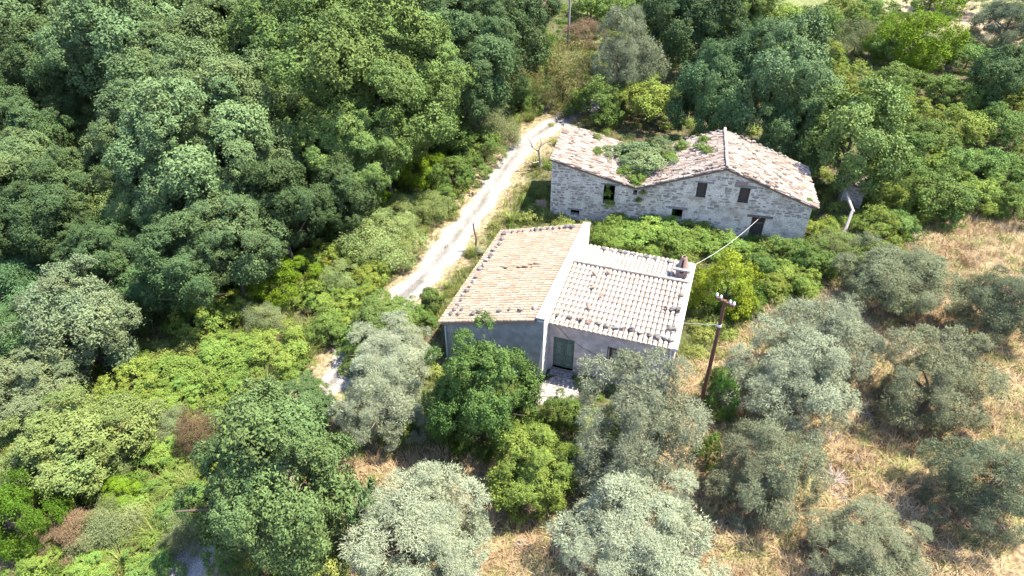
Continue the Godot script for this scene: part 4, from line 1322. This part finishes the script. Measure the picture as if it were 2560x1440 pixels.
var LABELS := [
	"dark green oak crowded into the dense wood, at its far back",
	"dark green oak crowded into the dense wood, on its edge nearest the gravel track",
	"dark green oak crowded into the dense wood, in its middle",
	"dark green oak crowded into the dense wood, at its foot above the acacias",
	"grey-green round-crowned oak in the dense wood, in its middle",
	"grey-green round-crowned oak in the dense wood, at its foot above the acacias",
	"grey-green round-crowned oak in the dense wood, at its far back",
	"brighter green broad oak in the dense wood, in its middle",
	"brighter green broad oak in the dense wood, on its edge nearest the gravel track",
	"brighter green broad oak in the dense wood, at its far back",
	"pale green oak with bare grey limbs showing at the wood's edge",
	"pale grey-green oak hanging over the dark gap at the wood's foot",
	"tall dark oak behind the stone house, beyond the grey-leaved shrub",
	"dark blue-green oak standing right behind the stone house ridge",
	"largest grey-green oak overhanging the rear of the stone house roof",
	"light green slim oak behind the two dark oaks near the lawn",
	"small dark oak beside the meadow edge above the grey shrub",
	"low dark oak leaning on the stone house's rear roof corner",
	"fig-like tree with large pale shiny leaves beyond the stone house",
	"tall upright bright green mastic bush among the brambles beyond the fallen timber",
	"leafy green sapling tree above the white-flowered brambles",
	"grey olive standing beside the bare earth patch",
	"dark olive shading the upper edge of the bare earth patch",
	"thin yellowing shrub tree with bare grey twigs beside the track end",
	"tall grey-leaved wild olive behind the stone house",
	"small grey-leaved wild olive leaning out from the tall one",
	"yellow-green leafy bush against the stone house back wall",
	"mid green tangled bush behind the roof's far corner",
	"rust brown tree heath beside the grey pole",
	"light green bush at the meadow edge behind the brown heath",
	"soft green bush between the wood and the grey pole",
	"grey-green broom shrub between wood and grey pole",
	"grey broom tipped with yellow flowers on the track's bank",
	"grey-green broom overhanging the track bend",
	"pale wispy broom between wood edge and track end",
	"bushy green shrub on the bank below the flowering broom",
	"bright green mastic bush just above the lime-coloured one",
	"lime green dense mastic bush at the wood's edge by the track",
	"dull green low shrub between the mastic bushes and the track",
	"fresh green pointed bush under the wood by the thorn shrub",
	"mid green bush behind the pale thorn shrub",
	"pale green thorn shrub with arching sprays beside the gravel track",
	"pale green thorn sprig bush on the track's upper verge",
	"brown withered shrub column beside the lime bushes",
	"broad yellow-lime mastic bush below the brown withered shrub",
	"lime green bush beneath the dark wood gap",
	"leafy light green bush at the foot of the wood",
	"pale speckled shrub between the lime mastic and the track",
	"small olive-yellow rounded bush standing in the dark wood",
	"feathery blue-green acacia below the wood, next to the yellow bush",
	"feathery blue-green acacia spreading under the pale oaks",
	"feathery blue-green acacia behind the grey holm oak",
	"large grey holm oak standing between the feathery acacias",
	"low grey-green holm oak below the large one",
	"pale yellow-green oak in the scrub below the holm oaks",
	"deep green dense mastic bush at the scrub's lower edge",
	"yellow-green bush in front of the spreading acacia",
	"yellow-green bush next to the broad mastic",
	"grey spiky broom between yellow-green bushes",
	"reddish brown heath bush in the middle of the scrub",
	"arching green broom beside the reddish heath bush",
	"brownish green heath bush near the deep green mastic",
	"pale grey-green feathery broom near the track's lower end",
	"silvery grey broom wisp below the pale oak",
	"small bright green bush beside the silvery broom",
	"small brown heath tuft beside the deep green mastic",
	"grey-green broom at the track's lower bend",
	"yellow flecked bush above the shaded track hollow",
	"mid green bush above the shaded track hollow",
	"bright lime bramble dome beside the large holm oak",
	"leafy oak sapling between gravel track and pale olive",
	"slim bright green sapling at the tiled roof's lower corner",
	"big deep green oak in front of the scrub, beside the track's lower bend",
	"rounded top oak joined to the big deep green oak",
	"pale silver olive in front of the grey wall's corner",
	"pale silver olive standing below the shaded track hollow",
	"bright green young oak standing against the grey house front",
	"yellow-green rounded shrub tree below the young oak",
	"dark green bush between young oak and concrete pad",
	"large pale olive growing before the barred window",
	"broad pale olive alone on the dry grass below the young oak",
	"broad pale olive below the barred window's olive",
	"rounded olive beside the rust brown pole's shrub",
	"tall silver olive, the rearmost of the big merged pair",
	"wide silver olive, front of the big merged pair",
	"dark flat-topped olive beside the scrub with its trunk showing",
	"open-crowned olive with dry grass showing through",
	"dark olive at the dry slope beneath the brambles",
	"large dark olive over the bare stony ground",
	"low rounded olive on the straw slope",
	"narrow ivy-green shrub column beside the rust brown pole",
	"small leafy bush at the foot of the ivy column",
	"yellow-green tall bush beside the annex's white gable",
	"green bush in the weeds before the stone house door",
	"yellowish bush beside the fallen timber",
	"dark green bush overhanging the dry grass slope",
	"yellow-green low bush among the brambles beyond the fallen timber",
	"small rust-brown bush beside the bare earth patch",
	"bare lilac-grey twiggy shrub next to the tall mastic",
	"mixed green bramble bush in the far thicket, close to the leafy sapling tree",
	"mixed green bramble bush in the far thicket, close to the tall mastic bush",
	"mixed green bramble bush in the far thicket, close to the yellow-green low bush",
	"mixed green bramble bush in the far thicket, close to the dry grass slope",
	"mixed green bramble bush in the far thicket, close to the fig-like tree",
	"sunlit bramble bush filling the yard between the two houses",
	"light green bramble bush in the scrub, close to the large grey holm oak",
	"light green bramble bush in the scrub, close to the shaded track hollow",
	"light green bramble bush in the scrub, close to the pale yellow-green oak",
	"light green bramble bush in the scrub, close to the reddish brown heath bush",
	"light green bramble bush in the scrub, close to the small bright green bush",
	"light green bramble bush in the scrub, close to the spreading acacia",
	"light green bramble bush in the scrub, close to the broad yellow-lime mastic",
	"light green bramble bush in the scrub, close to the deep green mastic bush",
	"grey-green bush rooted in the stone house roof valley",
	"leafy green bush hiding the gravel track below the tall house",
	"mixed green bush crowding the lower track beside the big deep green oak",
	"weedy green bush on the overgrown ground between the farmhouse door and the olives",
	"leafy shrub in the scrub strip between the wood and the gravel track",
	"low field shrub along the meadow edge behind the oaks",
]
var GROUPS := [
	"",
	"oaks crowded in the wood",
	"pale oaks at the foot of the wood",
	"grey brooms above the track",
	"feathery acacias",
	"brambles beyond the fallen timber",
	"brambles in the yard",
	"brambles in the lower scrub",
	"bushes by the lower track",
	"bushes by the big oak",
	"weedy bushes before the farmhouse",
	"shrubs between wood and track",
	"shrubs at the meadow edge",
]
# kind, x, z, crown radius, half height, height of the crown centre, label, group
var PLANTS := [
	["oak_dark", -7.52, -59.58, 5.13, 5.13, 6.93, 0, 1],
	["oak_dark", -2.24, -54.83, 4.8, 4.8, 6.6, 1, 1],
	["oak_dark", -3.18, -47.75, 3.99, 3.99, 5.79, 1, 1],
	["oak_dark", -14.86, -61.67, 4.6, 4.6, 6.4, 0, 1],
	["oak_dark", -33.5, -48.17, 3.84, 3.84, 5.64, 2, 1],
	["oak_dark", -24.52, -31.89, 2.6, 2.6, 4.4, 3, 1],
	["oak_dark", -16.88, -43.57, 2.94, 2.94, 4.74, 2, 1],
	["oak_dark", -14.77, -35.29, 2.32, 2.32, 4.12, 3, 1],
	["oak_dark", -34.87, -62.43, 5.09, 5.09, 6.89, 0, 1],
	["oak_dark", -25.67, -63.62, 6.49, 6.49, 8.29, 0, 1],
	["oak_dark", -12.05, -67.64, 6.33, 6.33, 8.13, 0, 1],
	["oak_dark", 0.0, -66.28, 4.16, 4.16, 5.96, 0, 1],
	["oak_dark", -6.14, -73.28, 4.79, 4.79, 6.59, 0, 1],
	["oak_dark", -12.36, -31.06, 2.58, 2.58, 4.38, 1, 1],
	["oak_dark", -15.54, -26.49, 2.32, 2.32, 4.12, 3, 1],
	["oak_dark", -31.87, -41.03, 2.59, 2.59, 4.39, 2, 1],
	["oak_dark", -24.55, -29.58, 2.48, 2.48, 4.28, 3, 1],
	["oak_dark", -20.53, -27.63, 1.79, 1.79, 3.59, 3, 1],
	["oak_dark", -9.59, -33.82, 2.05, 2.05, 3.85, 1, 1],
	["oak_grey", -35.81, -52.8, 5.97, 5.97, 7.77, 4, 1],
	["oak_grey", -27.98, -48.91, 5.63, 5.63, 7.43, 4, 1],
	["oak_grey", -22.89, -45.6, 4.72, 4.72, 6.52, 4, 1],
	["oak_grey", -23.05, -54.83, 4.8, 4.8, 6.6, 4, 1],
	["oak_grey", -20.04, -47.85, 3.66, 3.66, 5.46, 4, 1],
	["oak_grey", -16.89, -36.98, 4.57, 4.57, 6.37, 4, 1],
	["oak_grey", -20.43, -37.17, 3.99, 3.99, 5.79, 4, 1],
	["oak_grey", -16.44, -32.95, 4.22, 4.22, 6.02, 5, 1],
	["oak_grey", -22.74, -34.92, 2.51, 2.51, 4.31, 5, 1],
	["oak_grey", -28.27, -35.02, 2.71, 2.71, 4.51, 5, 1],
	["oak_grey", -26.98, -32.23, 2.41, 2.41, 4.21, 5, 1],
	["oak_grey", -15.2, -36.74, 3.42, 3.42, 5.22, 4, 1],
	["oak_grey", -16.07, -30.7, 2.54, 2.54, 4.34, 5, 1],
	["oak_grey", -20.64, -62.43, 5.09, 5.09, 6.89, 6, 1],
	["oak_grey", -37.41, -49.62, 4.25, 4.25, 6.05, 4, 1],
	["oak_grey", -28.87, -59.18, 5.23, 5.23, 7.03, 6, 1],
	["oak_grey", -38.47, -61.77, 5.91, 5.91, 7.71, 6, 1],
	["oak_grey", -48.5, -64.25, 4.3, 4.3, 6.1, 6, 1],
	["oak_grey", -35.71, -42.33, 2.88, 2.88, 4.68, 4, 1],
	["oak_grey", -29.38, -31.49, 2.33, 2.33, 4.13, 5, 1],
	["oak_grey", -19.2, -33.07, 2.46, 2.46, 4.26, 5, 1],
	["oak_grey", -14.17, -28.14, 2.41, 2.41, 4.21, 5, 1],
	["oak_bright", -15.92, -49.98, 5.31, 5.31, 7.11, 7, 1],
	["oak_bright", -9.39, -40.56, 5.93, 5.93, 7.73, 8, 1],
	["oak_bright", -7.69, -45.58, 5.0, 5.0, 6.8, 8, 1],
	["oak_bright", -7.07, -43.67, 3.18, 3.18, 4.98, 8, 1],
	["oak_bright", -12.34, -38.77, 3.56, 3.56, 5.36, 7, 1],
	["oak_bright", -9.46, -36.29, 3.12, 3.12, 4.92, 8, 1],
	["oak_bright", -8.16, -39.89, 2.8, 2.8, 4.6, 8, 1],
	["oak_bright", -17.59, -49.12, 3.22, 3.22, 5.02, 7, 1],
	["oak_bright", -17.42, -63.66, 4.79, 4.79, 6.59, 9, 1],
	["oak_bright", -10.54, -40.97, 3.7, 3.7, 5.5, 8, 1],
	["oak_pale", -31.99, -47.22, 3.55, 2.84, 2.99, 10, 0],
	["oak_pale", -21.33, -32.19, 2.58, 2.58, 2.71, 11, 2],
	["oak_pale", -20.8, -31.41, 2.24, 1.79, 1.88, 11, 2],
	["oak_dark", 16.65, -62.44, 4.34, 4.92, 5.17, 12, 0],
	["oak_blue", 14.97, -47.83, 3.23, 4.36, 4.58, 13, 0],
	["oak_grey", 19.14, -46.9, 4.14, 5.24, 5.5, 14, 0],
	["oak_bright", 23.33, -70.1, 3.22, 4.06, 4.27, 15, 0],
	["oak_blue", 15.07, -72.97, 2.93, 3.37, 3.54, 16, 0],
	["oak_blue", 19.59, -43.34, 2.76, 3.23, 3.39, 17, 0],
	["fig", 22.06, -40.3, 3.24, 3.69, 3.88, 18, 0],
	["lime", 39.85, -67.11, 4.34, 4.34, 2.39, 19, 0],
	["oak_blue", 41.56, -55.87, 2.7, 2.88, 3.03, 20, 0],
	["olive_dark", 51.71, -72.18, 3.65, 3.1, 2.95, 21, 0],
	["olive_dark", 55.29, -88.09, 4.07, 3.18, 3.02, 22, 0],
	["walnut", 4.51, -57.01, 2.95, 3.53, 1.94, 23, 0],
	["olive", 9.74, -56.35, 3.29, 4.44, 4.22, 24, 0],
	["olive", 13.27, -61.38, 2.28, 2.0, 1.9, 25, 0],
	["yellow_bush", 11.3, -53.49, 2.99, 2.41, 1.33, 26, 0],
	["bush", 7.35, -53.84, 2.67, 2.48, 1.36, 27, 0],
	["heath", 8.12, -75.31, 2.41, 1.94, 1.07, 28, 0],
	["bush", 12.17, -81.82, 3.98, 3.18, 1.75, 29, 0],
	["bush", 2.31, -64.62, 2.5, 2.92, 1.61, 30, 0],
	["broom", 1.81, -78.13, 2.26, 2.5, 1.37, 31, 0],
	["broom", -2.57, -51.03, 2.41, 2.03, 1.12, 32, 0],
	["broom", -0.94, -48.91, 1.72, 1.53, 0.84, 33, 3],
	["broom", 0.37, -61.42, 1.67, 2.08, 1.14, 34, 0],
	["bush", -3.25, -45.72, 2.22, 2.04, 1.12, 35, 0],
	["lime", -5.75, -47.2, 1.82, 2.0, 1.1, 36, 0],
	["lime", -6.69, -42.21, 1.95, 1.95, 1.07, 37, 0],
	["bush", -4.11, -41.08, 1.78, 1.61, 0.88, 38, 0],
	["lime", -8.99, -37.45, 1.54, 1.37, 0.75, 39, 0],
	["bush", -9.83, -33.96, 1.32, 1.48, 0.81, 40, 0],
	["thorn", -7.68, -32.67, 2.44, 1.95, 1.07, 41, 0],
	["thorn", -6.81, -36.46, 1.51, 1.34, 0.74, 42, 0],
	["heath", -12.25, -33.54, 0.76, 1.45, 0.8, 43, 0],
	["lime", -12.59, -29.32, 2.06, 1.65, 0.91, 44, 0],
	["lime", -15.87, -31.89, 1.38, 1.38, 0.76, 45, 0],
	["yellow_bush", -14.53, -34.44, 1.45, 1.45, 0.8, 46, 0],
	["thorn", -9.36, -29.29, 1.2, 1.2, 0.66, 47, 0],
	["yellow_bush", -25.93, -33.32, 1.3, 1.45, 0.8, 48, 0],
	["robinia", -25.89, -28.69, 2.63, 1.79, 1.88, 49, 4],
	["robinia", -18.51, -27.53, 2.47, 1.6, 1.68, 50, 4],
	["robinia", -22.73, -22.94, 1.91, 2.03, 2.13, 51, 4],
	["holm", -19.95, -23.85, 2.67, 2.67, 2.8, 52, 0],
	["holm", -20.79, -20.73, 2.25, 1.46, 1.54, 53, 0],
	["oak_pale", -17.05, -17.42, 2.58, 1.68, 1.76, 54, 0],
	["mastic_deep", -17.52, -14.16, 1.5, 2.33, 1.28, 55, 0],
	["yellow_bush", -15.81, -26.18, 1.52, 1.22, 0.67, 56, 0],
	["yellow_bush", -14.36, -27.25, 1.25, 1.09, 0.6, 57, 0],
	["broom", -12.7, -26.45, 1.02, 0.82, 0.45, 58, 0],
	["heath", -12.9, -18.39, 0.9, 1.59, 0.88, 59, 0],
	["broom", -14.84, -19.4, 1.02, 0.87, 0.48, 60, 0],
	["heath", -16.07, -14.05, 1.09, 0.87, 0.48, 61, 0],
	["broom", -14.75, -14.36, 1.17, 0.93, 0.51, 62, 0],
	["broom", -15.87, -17.09, 0.72, 0.86, 0.47, 63, 0],
	["lime", -15.07, -15.84, 0.85, 0.68, 0.37, 64, 0],
	["heath", -17.77, -15.69, 0.61, 0.61, 0.34, 65, 0],
	["broom", -11.97, -13.92, 0.79, 0.79, 0.44, 66, 0],
	["yellow_bush", -11.08, -23.76, 1.53, 1.22, 0.67, 67, 0],
	["bush", -9.14, -25.3, 1.29, 1.12, 0.62, 68, 0],
	["yellow_bush", -17.21, -21.68, 1.36, 1.09, 0.6, 69, 0],
	["oak_bright", -6.29, -25.4, 1.57, 1.24, 1.3, 70, 0],
	["oak_bright", -4.28, -27.56, 0.63, 0.84, 0.89, 71, 0],
	["oak_deep", -7.67, -13.51, 2.73, 3.69, 3.87, 72, 0],
	["oak_deep", -9.28, -19.04, 1.99, 1.29, 1.36, 73, 0],
	["olive_pale", -5.45, -22.98, 2.09, 1.44, 1.37, 74, 0],
	["olive_pale", -5.23, -19.07, 1.94, 2.15, 2.04, 75, 0],
	["oak_young", -1.19, -18.82, 2.18, 2.94, 3.09, 76, 0],
	["chartreuse", 0.82, -15.99, 1.76, 1.66, 1.74, 77, 0],
	["bush", 2.23, -19.73, 0.94, 1.12, 0.62, 78, 0],
	["olive_pale", 4.66, -17.02, 2.48, 3.1, 2.94, 79, 0],
	["olive_pale", -3.15, -13.31, 2.61, 1.7, 1.61, 80, 0],
	["olive_pale", 4.34, -13.09, 2.79, 1.82, 1.73, 81, 0],
	["olive", 9.39, -15.76, 1.98, 2.02, 1.92, 82, 0],
	["olive_pale", 14.35, -22.92, 2.53, 2.27, 2.15, 83, 0],
	["olive_pale", 11.68, -20.36, 2.53, 2.25, 2.14, 84, 0],
	["olive_dark", 20.22, -28.44, 2.91, 1.89, 1.8, 85, 0],
	["olive", 17.95, -20.36, 2.35, 2.25, 2.14, 86, 0],
	["olive_dark", 23.95, -25.82, 2.02, 2.07, 1.97, 87, 0],
	["olive_dark", 17.35, -15.37, 2.18, 2.07, 1.96, 88, 0],
	["olive", 12.22, -12.93, 2.04, 1.33, 1.26, 89, 0],
	["ivy", 9.08, -20.59, 0.91, 1.73, 0.95, 90, 0],
	["bush", 7.98, -17.84, 0.65, 0.98, 0.54, 91, 0],
	["bright_bush", 11.11, -27.9, 1.88, 2.33, 1.28, 92, 0],
	["bush", 16.34, -32.81, 1.29, 1.03, 0.57, 93, 0],
	["yellow_bush", 22.35, -35.07, 1.6, 1.28, 0.7, 94, 0],
	["bush", 27.35, -37.91, 2.45, 1.96, 1.08, 95, 0],
	["yellow_bush", 33.14, -52.3, 2.13, 1.71, 0.94, 96, 0],
	["heath", 50.52, -75.44, 1.32, 1.09, 0.6, 97, 0],
	["broom", 35.68, -70.57, 2.28, 2.5, 1.38, 98, 0],
	["bush", 39.38, -56.09, 2.76, 2.21, 1.22, 99, 5],
	["bush", 37.84, -48.71, 2.48, 1.98, 1.09, 99, 5],
	["bush", 37.61, -58.59, 2.33, 1.86, 1.02, 99, 5],
	["bush", 34.35, -59.37, 2.53, 2.02, 1.11, 100, 5],
	["yellow_bush", 29.87, -58.17, 2.67, 2.13, 1.17, 101, 5],
	["bush", 31.2, -54.68, 2.37, 1.9, 1.04, 101, 5],
	["yellow_bush", 34.74, -48.71, 2.48, 1.98, 1.09, 101, 5],
	["bush", 30.17, -45.75, 2.51, 2.01, 1.11, 101, 5],
	["bush", 32.74, -42.45, 2.52, 2.01, 1.11, 102, 5],
	["bush", 35.1, -42.09, 2.23, 1.78, 0.98, 102, 5],
	["bush", 26.54, -42.21, 2.09, 1.68, 0.92, 103, 5],
	["yellow_bush", 25.61, -38.41, 1.83, 1.46, 0.8, 103, 5],
	["yellow_bush", 42.43, -54.28, 2.36, 2.17, 1.2, 99, 5],
	["yellow_bush", 30.1, -64.5, 2.51, 2.3, 1.26, 100, 5],
	["bush", 45.13, -66.4, 2.38, 1.9, 1.05, 100, 5],
	["bush", 32.38, -37.46, 1.67, 1.36, 0.75, 102, 5],
	["bush", 23.64, -39.79, 1.48, 1.18, 0.65, 103, 5],
	["yellow_bush", 30.28, -42.93, 1.98, 1.58, 0.87, 102, 5],
	["yellow_bush", 31.02, -38.31, 1.96, 1.56, 0.86, 102, 5],
	["bramble", 6.31, -34.2, 1.58, 0.95, 0.38, 104, 6],
	["bramble", 8.31, -34.61, 1.71, 1.03, 0.41, 104, 6],
	["bramble", 10.17, -34.16, 1.7, 1.02, 0.41, 104, 6],
	["bramble", 7.07, -36.21, 1.26, 0.76, 0.3, 104, 6],
	["bramble", 9.58, -36.16, 1.39, 0.83, 0.33, 104, 6],
	["bramble", 11.97, -33.54, 1.56, 0.93, 0.37, 104, 6],
	["bramble", 12.89, -32.49, 1.41, 0.88, 0.35, 104, 6],
	["bramble", 11.39, -35.21, 1.36, 0.83, 0.33, 104, 6],
	["bramble", 13.97, -32.14, 1.28, 0.77, 0.31, 104, 6],
	["bramble", 5.23, -33.21, 0.95, 1.11, 0.45, 104, 6],
	["bramble", -16.07, -22.69, 1.59, 0.95, 0.38, 105, 7],
	["bramble", -14.23, -22.74, 1.4, 0.84, 0.34, 106, 7],
	["bramble", -12.65, -22.47, 1.39, 0.84, 0.33, 106, 7],
	["bramble", -15.72, -20.95, 1.34, 0.8, 0.32, 107, 7],
	["bramble", -13.99, -24.17, 1.26, 0.76, 0.3, 106, 7],
	["bramble", -17.43, -20.75, 1.16, 0.69, 0.28, 105, 7],
	["bramble", -14.51, -21.49, 1.18, 0.71, 0.28, 108, 7],
	["bramble", -12.93, -24.48, 1.18, 0.71, 0.28, 106, 7],
	["bramble", -12.57, -20.55, 0.97, 0.58, 0.23, 108, 7],
	["bramble", -16.34, -17.07, 1.04, 0.62, 0.25, 107, 7],
	["bramble", -14.76, -17.87, 1.07, 0.64, 0.26, 108, 7],
	["bramble", -14.37, -15.23, 0.98, 0.59, 0.24, 109, 7],
	["bramble", -13.39, -16.14, 0.93, 0.56, 0.22, 109, 7],
	["bramble", -13.65, -17.51, 0.81, 0.49, 0.19, 108, 7],
	["bramble", -13.26, -13.42, 0.93, 0.56, 0.22, 109, 7],
	["bramble", -16.03, -30.08, 1.22, 0.9, 0.36, 110, 7],
	["bramble", -10.39, -27.88, 1.27, 0.93, 0.37, 111, 7],
	["bramble", -11.93, -31.54, 1.26, 1.1, 0.44, 111, 7],
	["bramble", -8.49, -27.93, 1.38, 0.84, 0.33, 111, 7],
	["bramble", -10.26, -22.54, 1.12, 0.67, 0.27, 106, 7],
	["bramble", -17.07, -16.32, 0.94, 0.56, 0.23, 107, 7],
	["bramble", -16.71, -13.25, 1.06, 0.64, 0.25, 112, 7],
	["bramble", -14.73, -12.95, 0.98, 0.59, 0.24, 112, 7],
	["roof_bush", 8.28, -39.17, 2.42, 1.1, 0.45, 113, 0],
	["bush", -7.41, -25.05, 1.28, 1.03, 0.57, 114, 8],
	["yellow_bush", -7.37, -27.71, 1.16, 0.93, 0.51, 114, 8],
	["bush", -5.56, -26.71, 1.13, 0.91, 0.5, 114, 8],
	["yellow_bush", -8.84, -26.66, 1.23, 0.99, 0.54, 114, 8],
	["bush", -7.43, -23.47, 0.95, 0.76, 0.42, 114, 8],
	["bush", -4.52, -26.55, 0.82, 0.66, 0.36, 114, 8],
	["bush", -11.87, -18.16, 0.91, 0.73, 0.4, 115, 9],
	["yellow_bush", -11.64, -16.58, 0.87, 0.69, 0.38, 115, 9],
	["bush", -12.21, -15.64, 0.92, 0.73, 0.4, 115, 9],
	["yellow_bush", -11.41, -14.65, 0.74, 0.59, 0.33, 115, 9],
	["bush", -12.64, -14.8, 0.82, 0.65, 0.36, 115, 9],
	["bush", -10.16, -13.19, 0.78, 0.62, 0.34, 115, 9],
	["bush", -12.33, -12.71, 0.9, 0.72, 0.4, 115, 9],
	["yellow_bush", -11.36, -20.81, 1.06, 0.85, 0.47, 115, 9],
	["bush", -8.98, -21.17, 0.81, 0.65, 0.36, 115, 9],
	["bush", -10.82, -19.01, 0.93, 0.74, 0.41, 115, 9],
	["bush", 14.15, -31.37, 1.26, 1.0, 0.55, 116, 10],
	["yellow_bush", 15.3, -30.66, 1.12, 0.9, 0.49, 116, 10],
	["bush", 17.22, -31.7, 1.38, 1.1, 0.61, 116, 10],
	["yellow_bush", 16.03, -29.53, 1.1, 0.88, 0.48, 116, 10],
	["thorn", 19.08, -32.94, 1.41, 1.13, 0.62, 116, 10],
	["bush", 19.44, -31.44, 1.14, 0.92, 0.5, 116, 10],
	["yellow_bush", 14.22, -29.29, 0.88, 0.7, 0.39, 116, 10],
	["yellow_bush", 19.08, -34.78, 1.35, 1.08, 0.59, 116, 10],
	["yellow_bush", 21.64, -32.26, 1.16, 0.93, 0.51, 116, 10],
	["bush", 24.16, -35.71, 1.37, 1.1, 0.6, 116, 10],
	["bush", 12.44, -27.6, 0.74, 0.59, 0.32, 116, 10],
	["thorn", -5.17, -37.67, 1.42, 1.14, 0.63, 117, 11],
	["bush", -4.49, -38.86, 1.19, 1.01, 0.56, 117, 11],
	["bush", -8.73, -31.7, 1.38, 1.1, 0.61, 117, 11],
	["thorn", -6.48, -32.11, 1.39, 1.11, 0.61, 117, 11],
	["yellow_bush", -10.65, -32.11, 1.27, 1.11, 0.61, 117, 11],
	["yellow_bush", -7.73, -29.83, 1.21, 0.97, 0.53, 117, 11],
	["bush", -2.83, -42.81, 1.42, 1.13, 0.62, 117, 11],
	["thorn", -1.48, -45.4, 1.33, 1.15, 0.63, 117, 11],
	["bush", -11.09, -36.46, 1.51, 1.35, 0.74, 117, 11],
	["bush", -13.36, -37.44, 1.54, 1.37, 0.76, 117, 11],
	["bush", 0.69, -55.24, 1.88, 1.51, 0.83, 117, 11],
	["thorn", 2.14, -58.02, 1.78, 1.58, 0.87, 117, 11],
	["bush", 0.0, -68.41, 2.43, 2.21, 1.21, 117, 11],
	["bush", 20.36, -87.41, 2.98, 2.38, 1.31, 118, 12],
	["yellow_bush", 31.33, -80.02, 2.99, 2.4, 1.32, 118, 12],
	["bush", 33.88, -76.89, 2.9, 2.32, 1.27, 118, 12],
	["yellow_bush", 39.08, -82.06, 2.83, 2.26, 1.24, 118, 12],
	["bush", 27.7, -72.76, 2.56, 2.1, 1.15, 118, 12],
	["bush", 43.33, -84.18, 2.65, 2.12, 1.17, 118, 12],
	["bush", 52.57, -88.44, 3.5, 2.8, 1.54, 118, 12],
	["bush", 14.28, -90.39, 3.57, 2.86, 1.57, 118, 12],
	["bush", 37.87, -68.78, 2.44, 2.0, 1.1, 118, 12],
	["bush", 9.75, -85.56, 2.93, 2.34, 1.29, 118, 12],
]
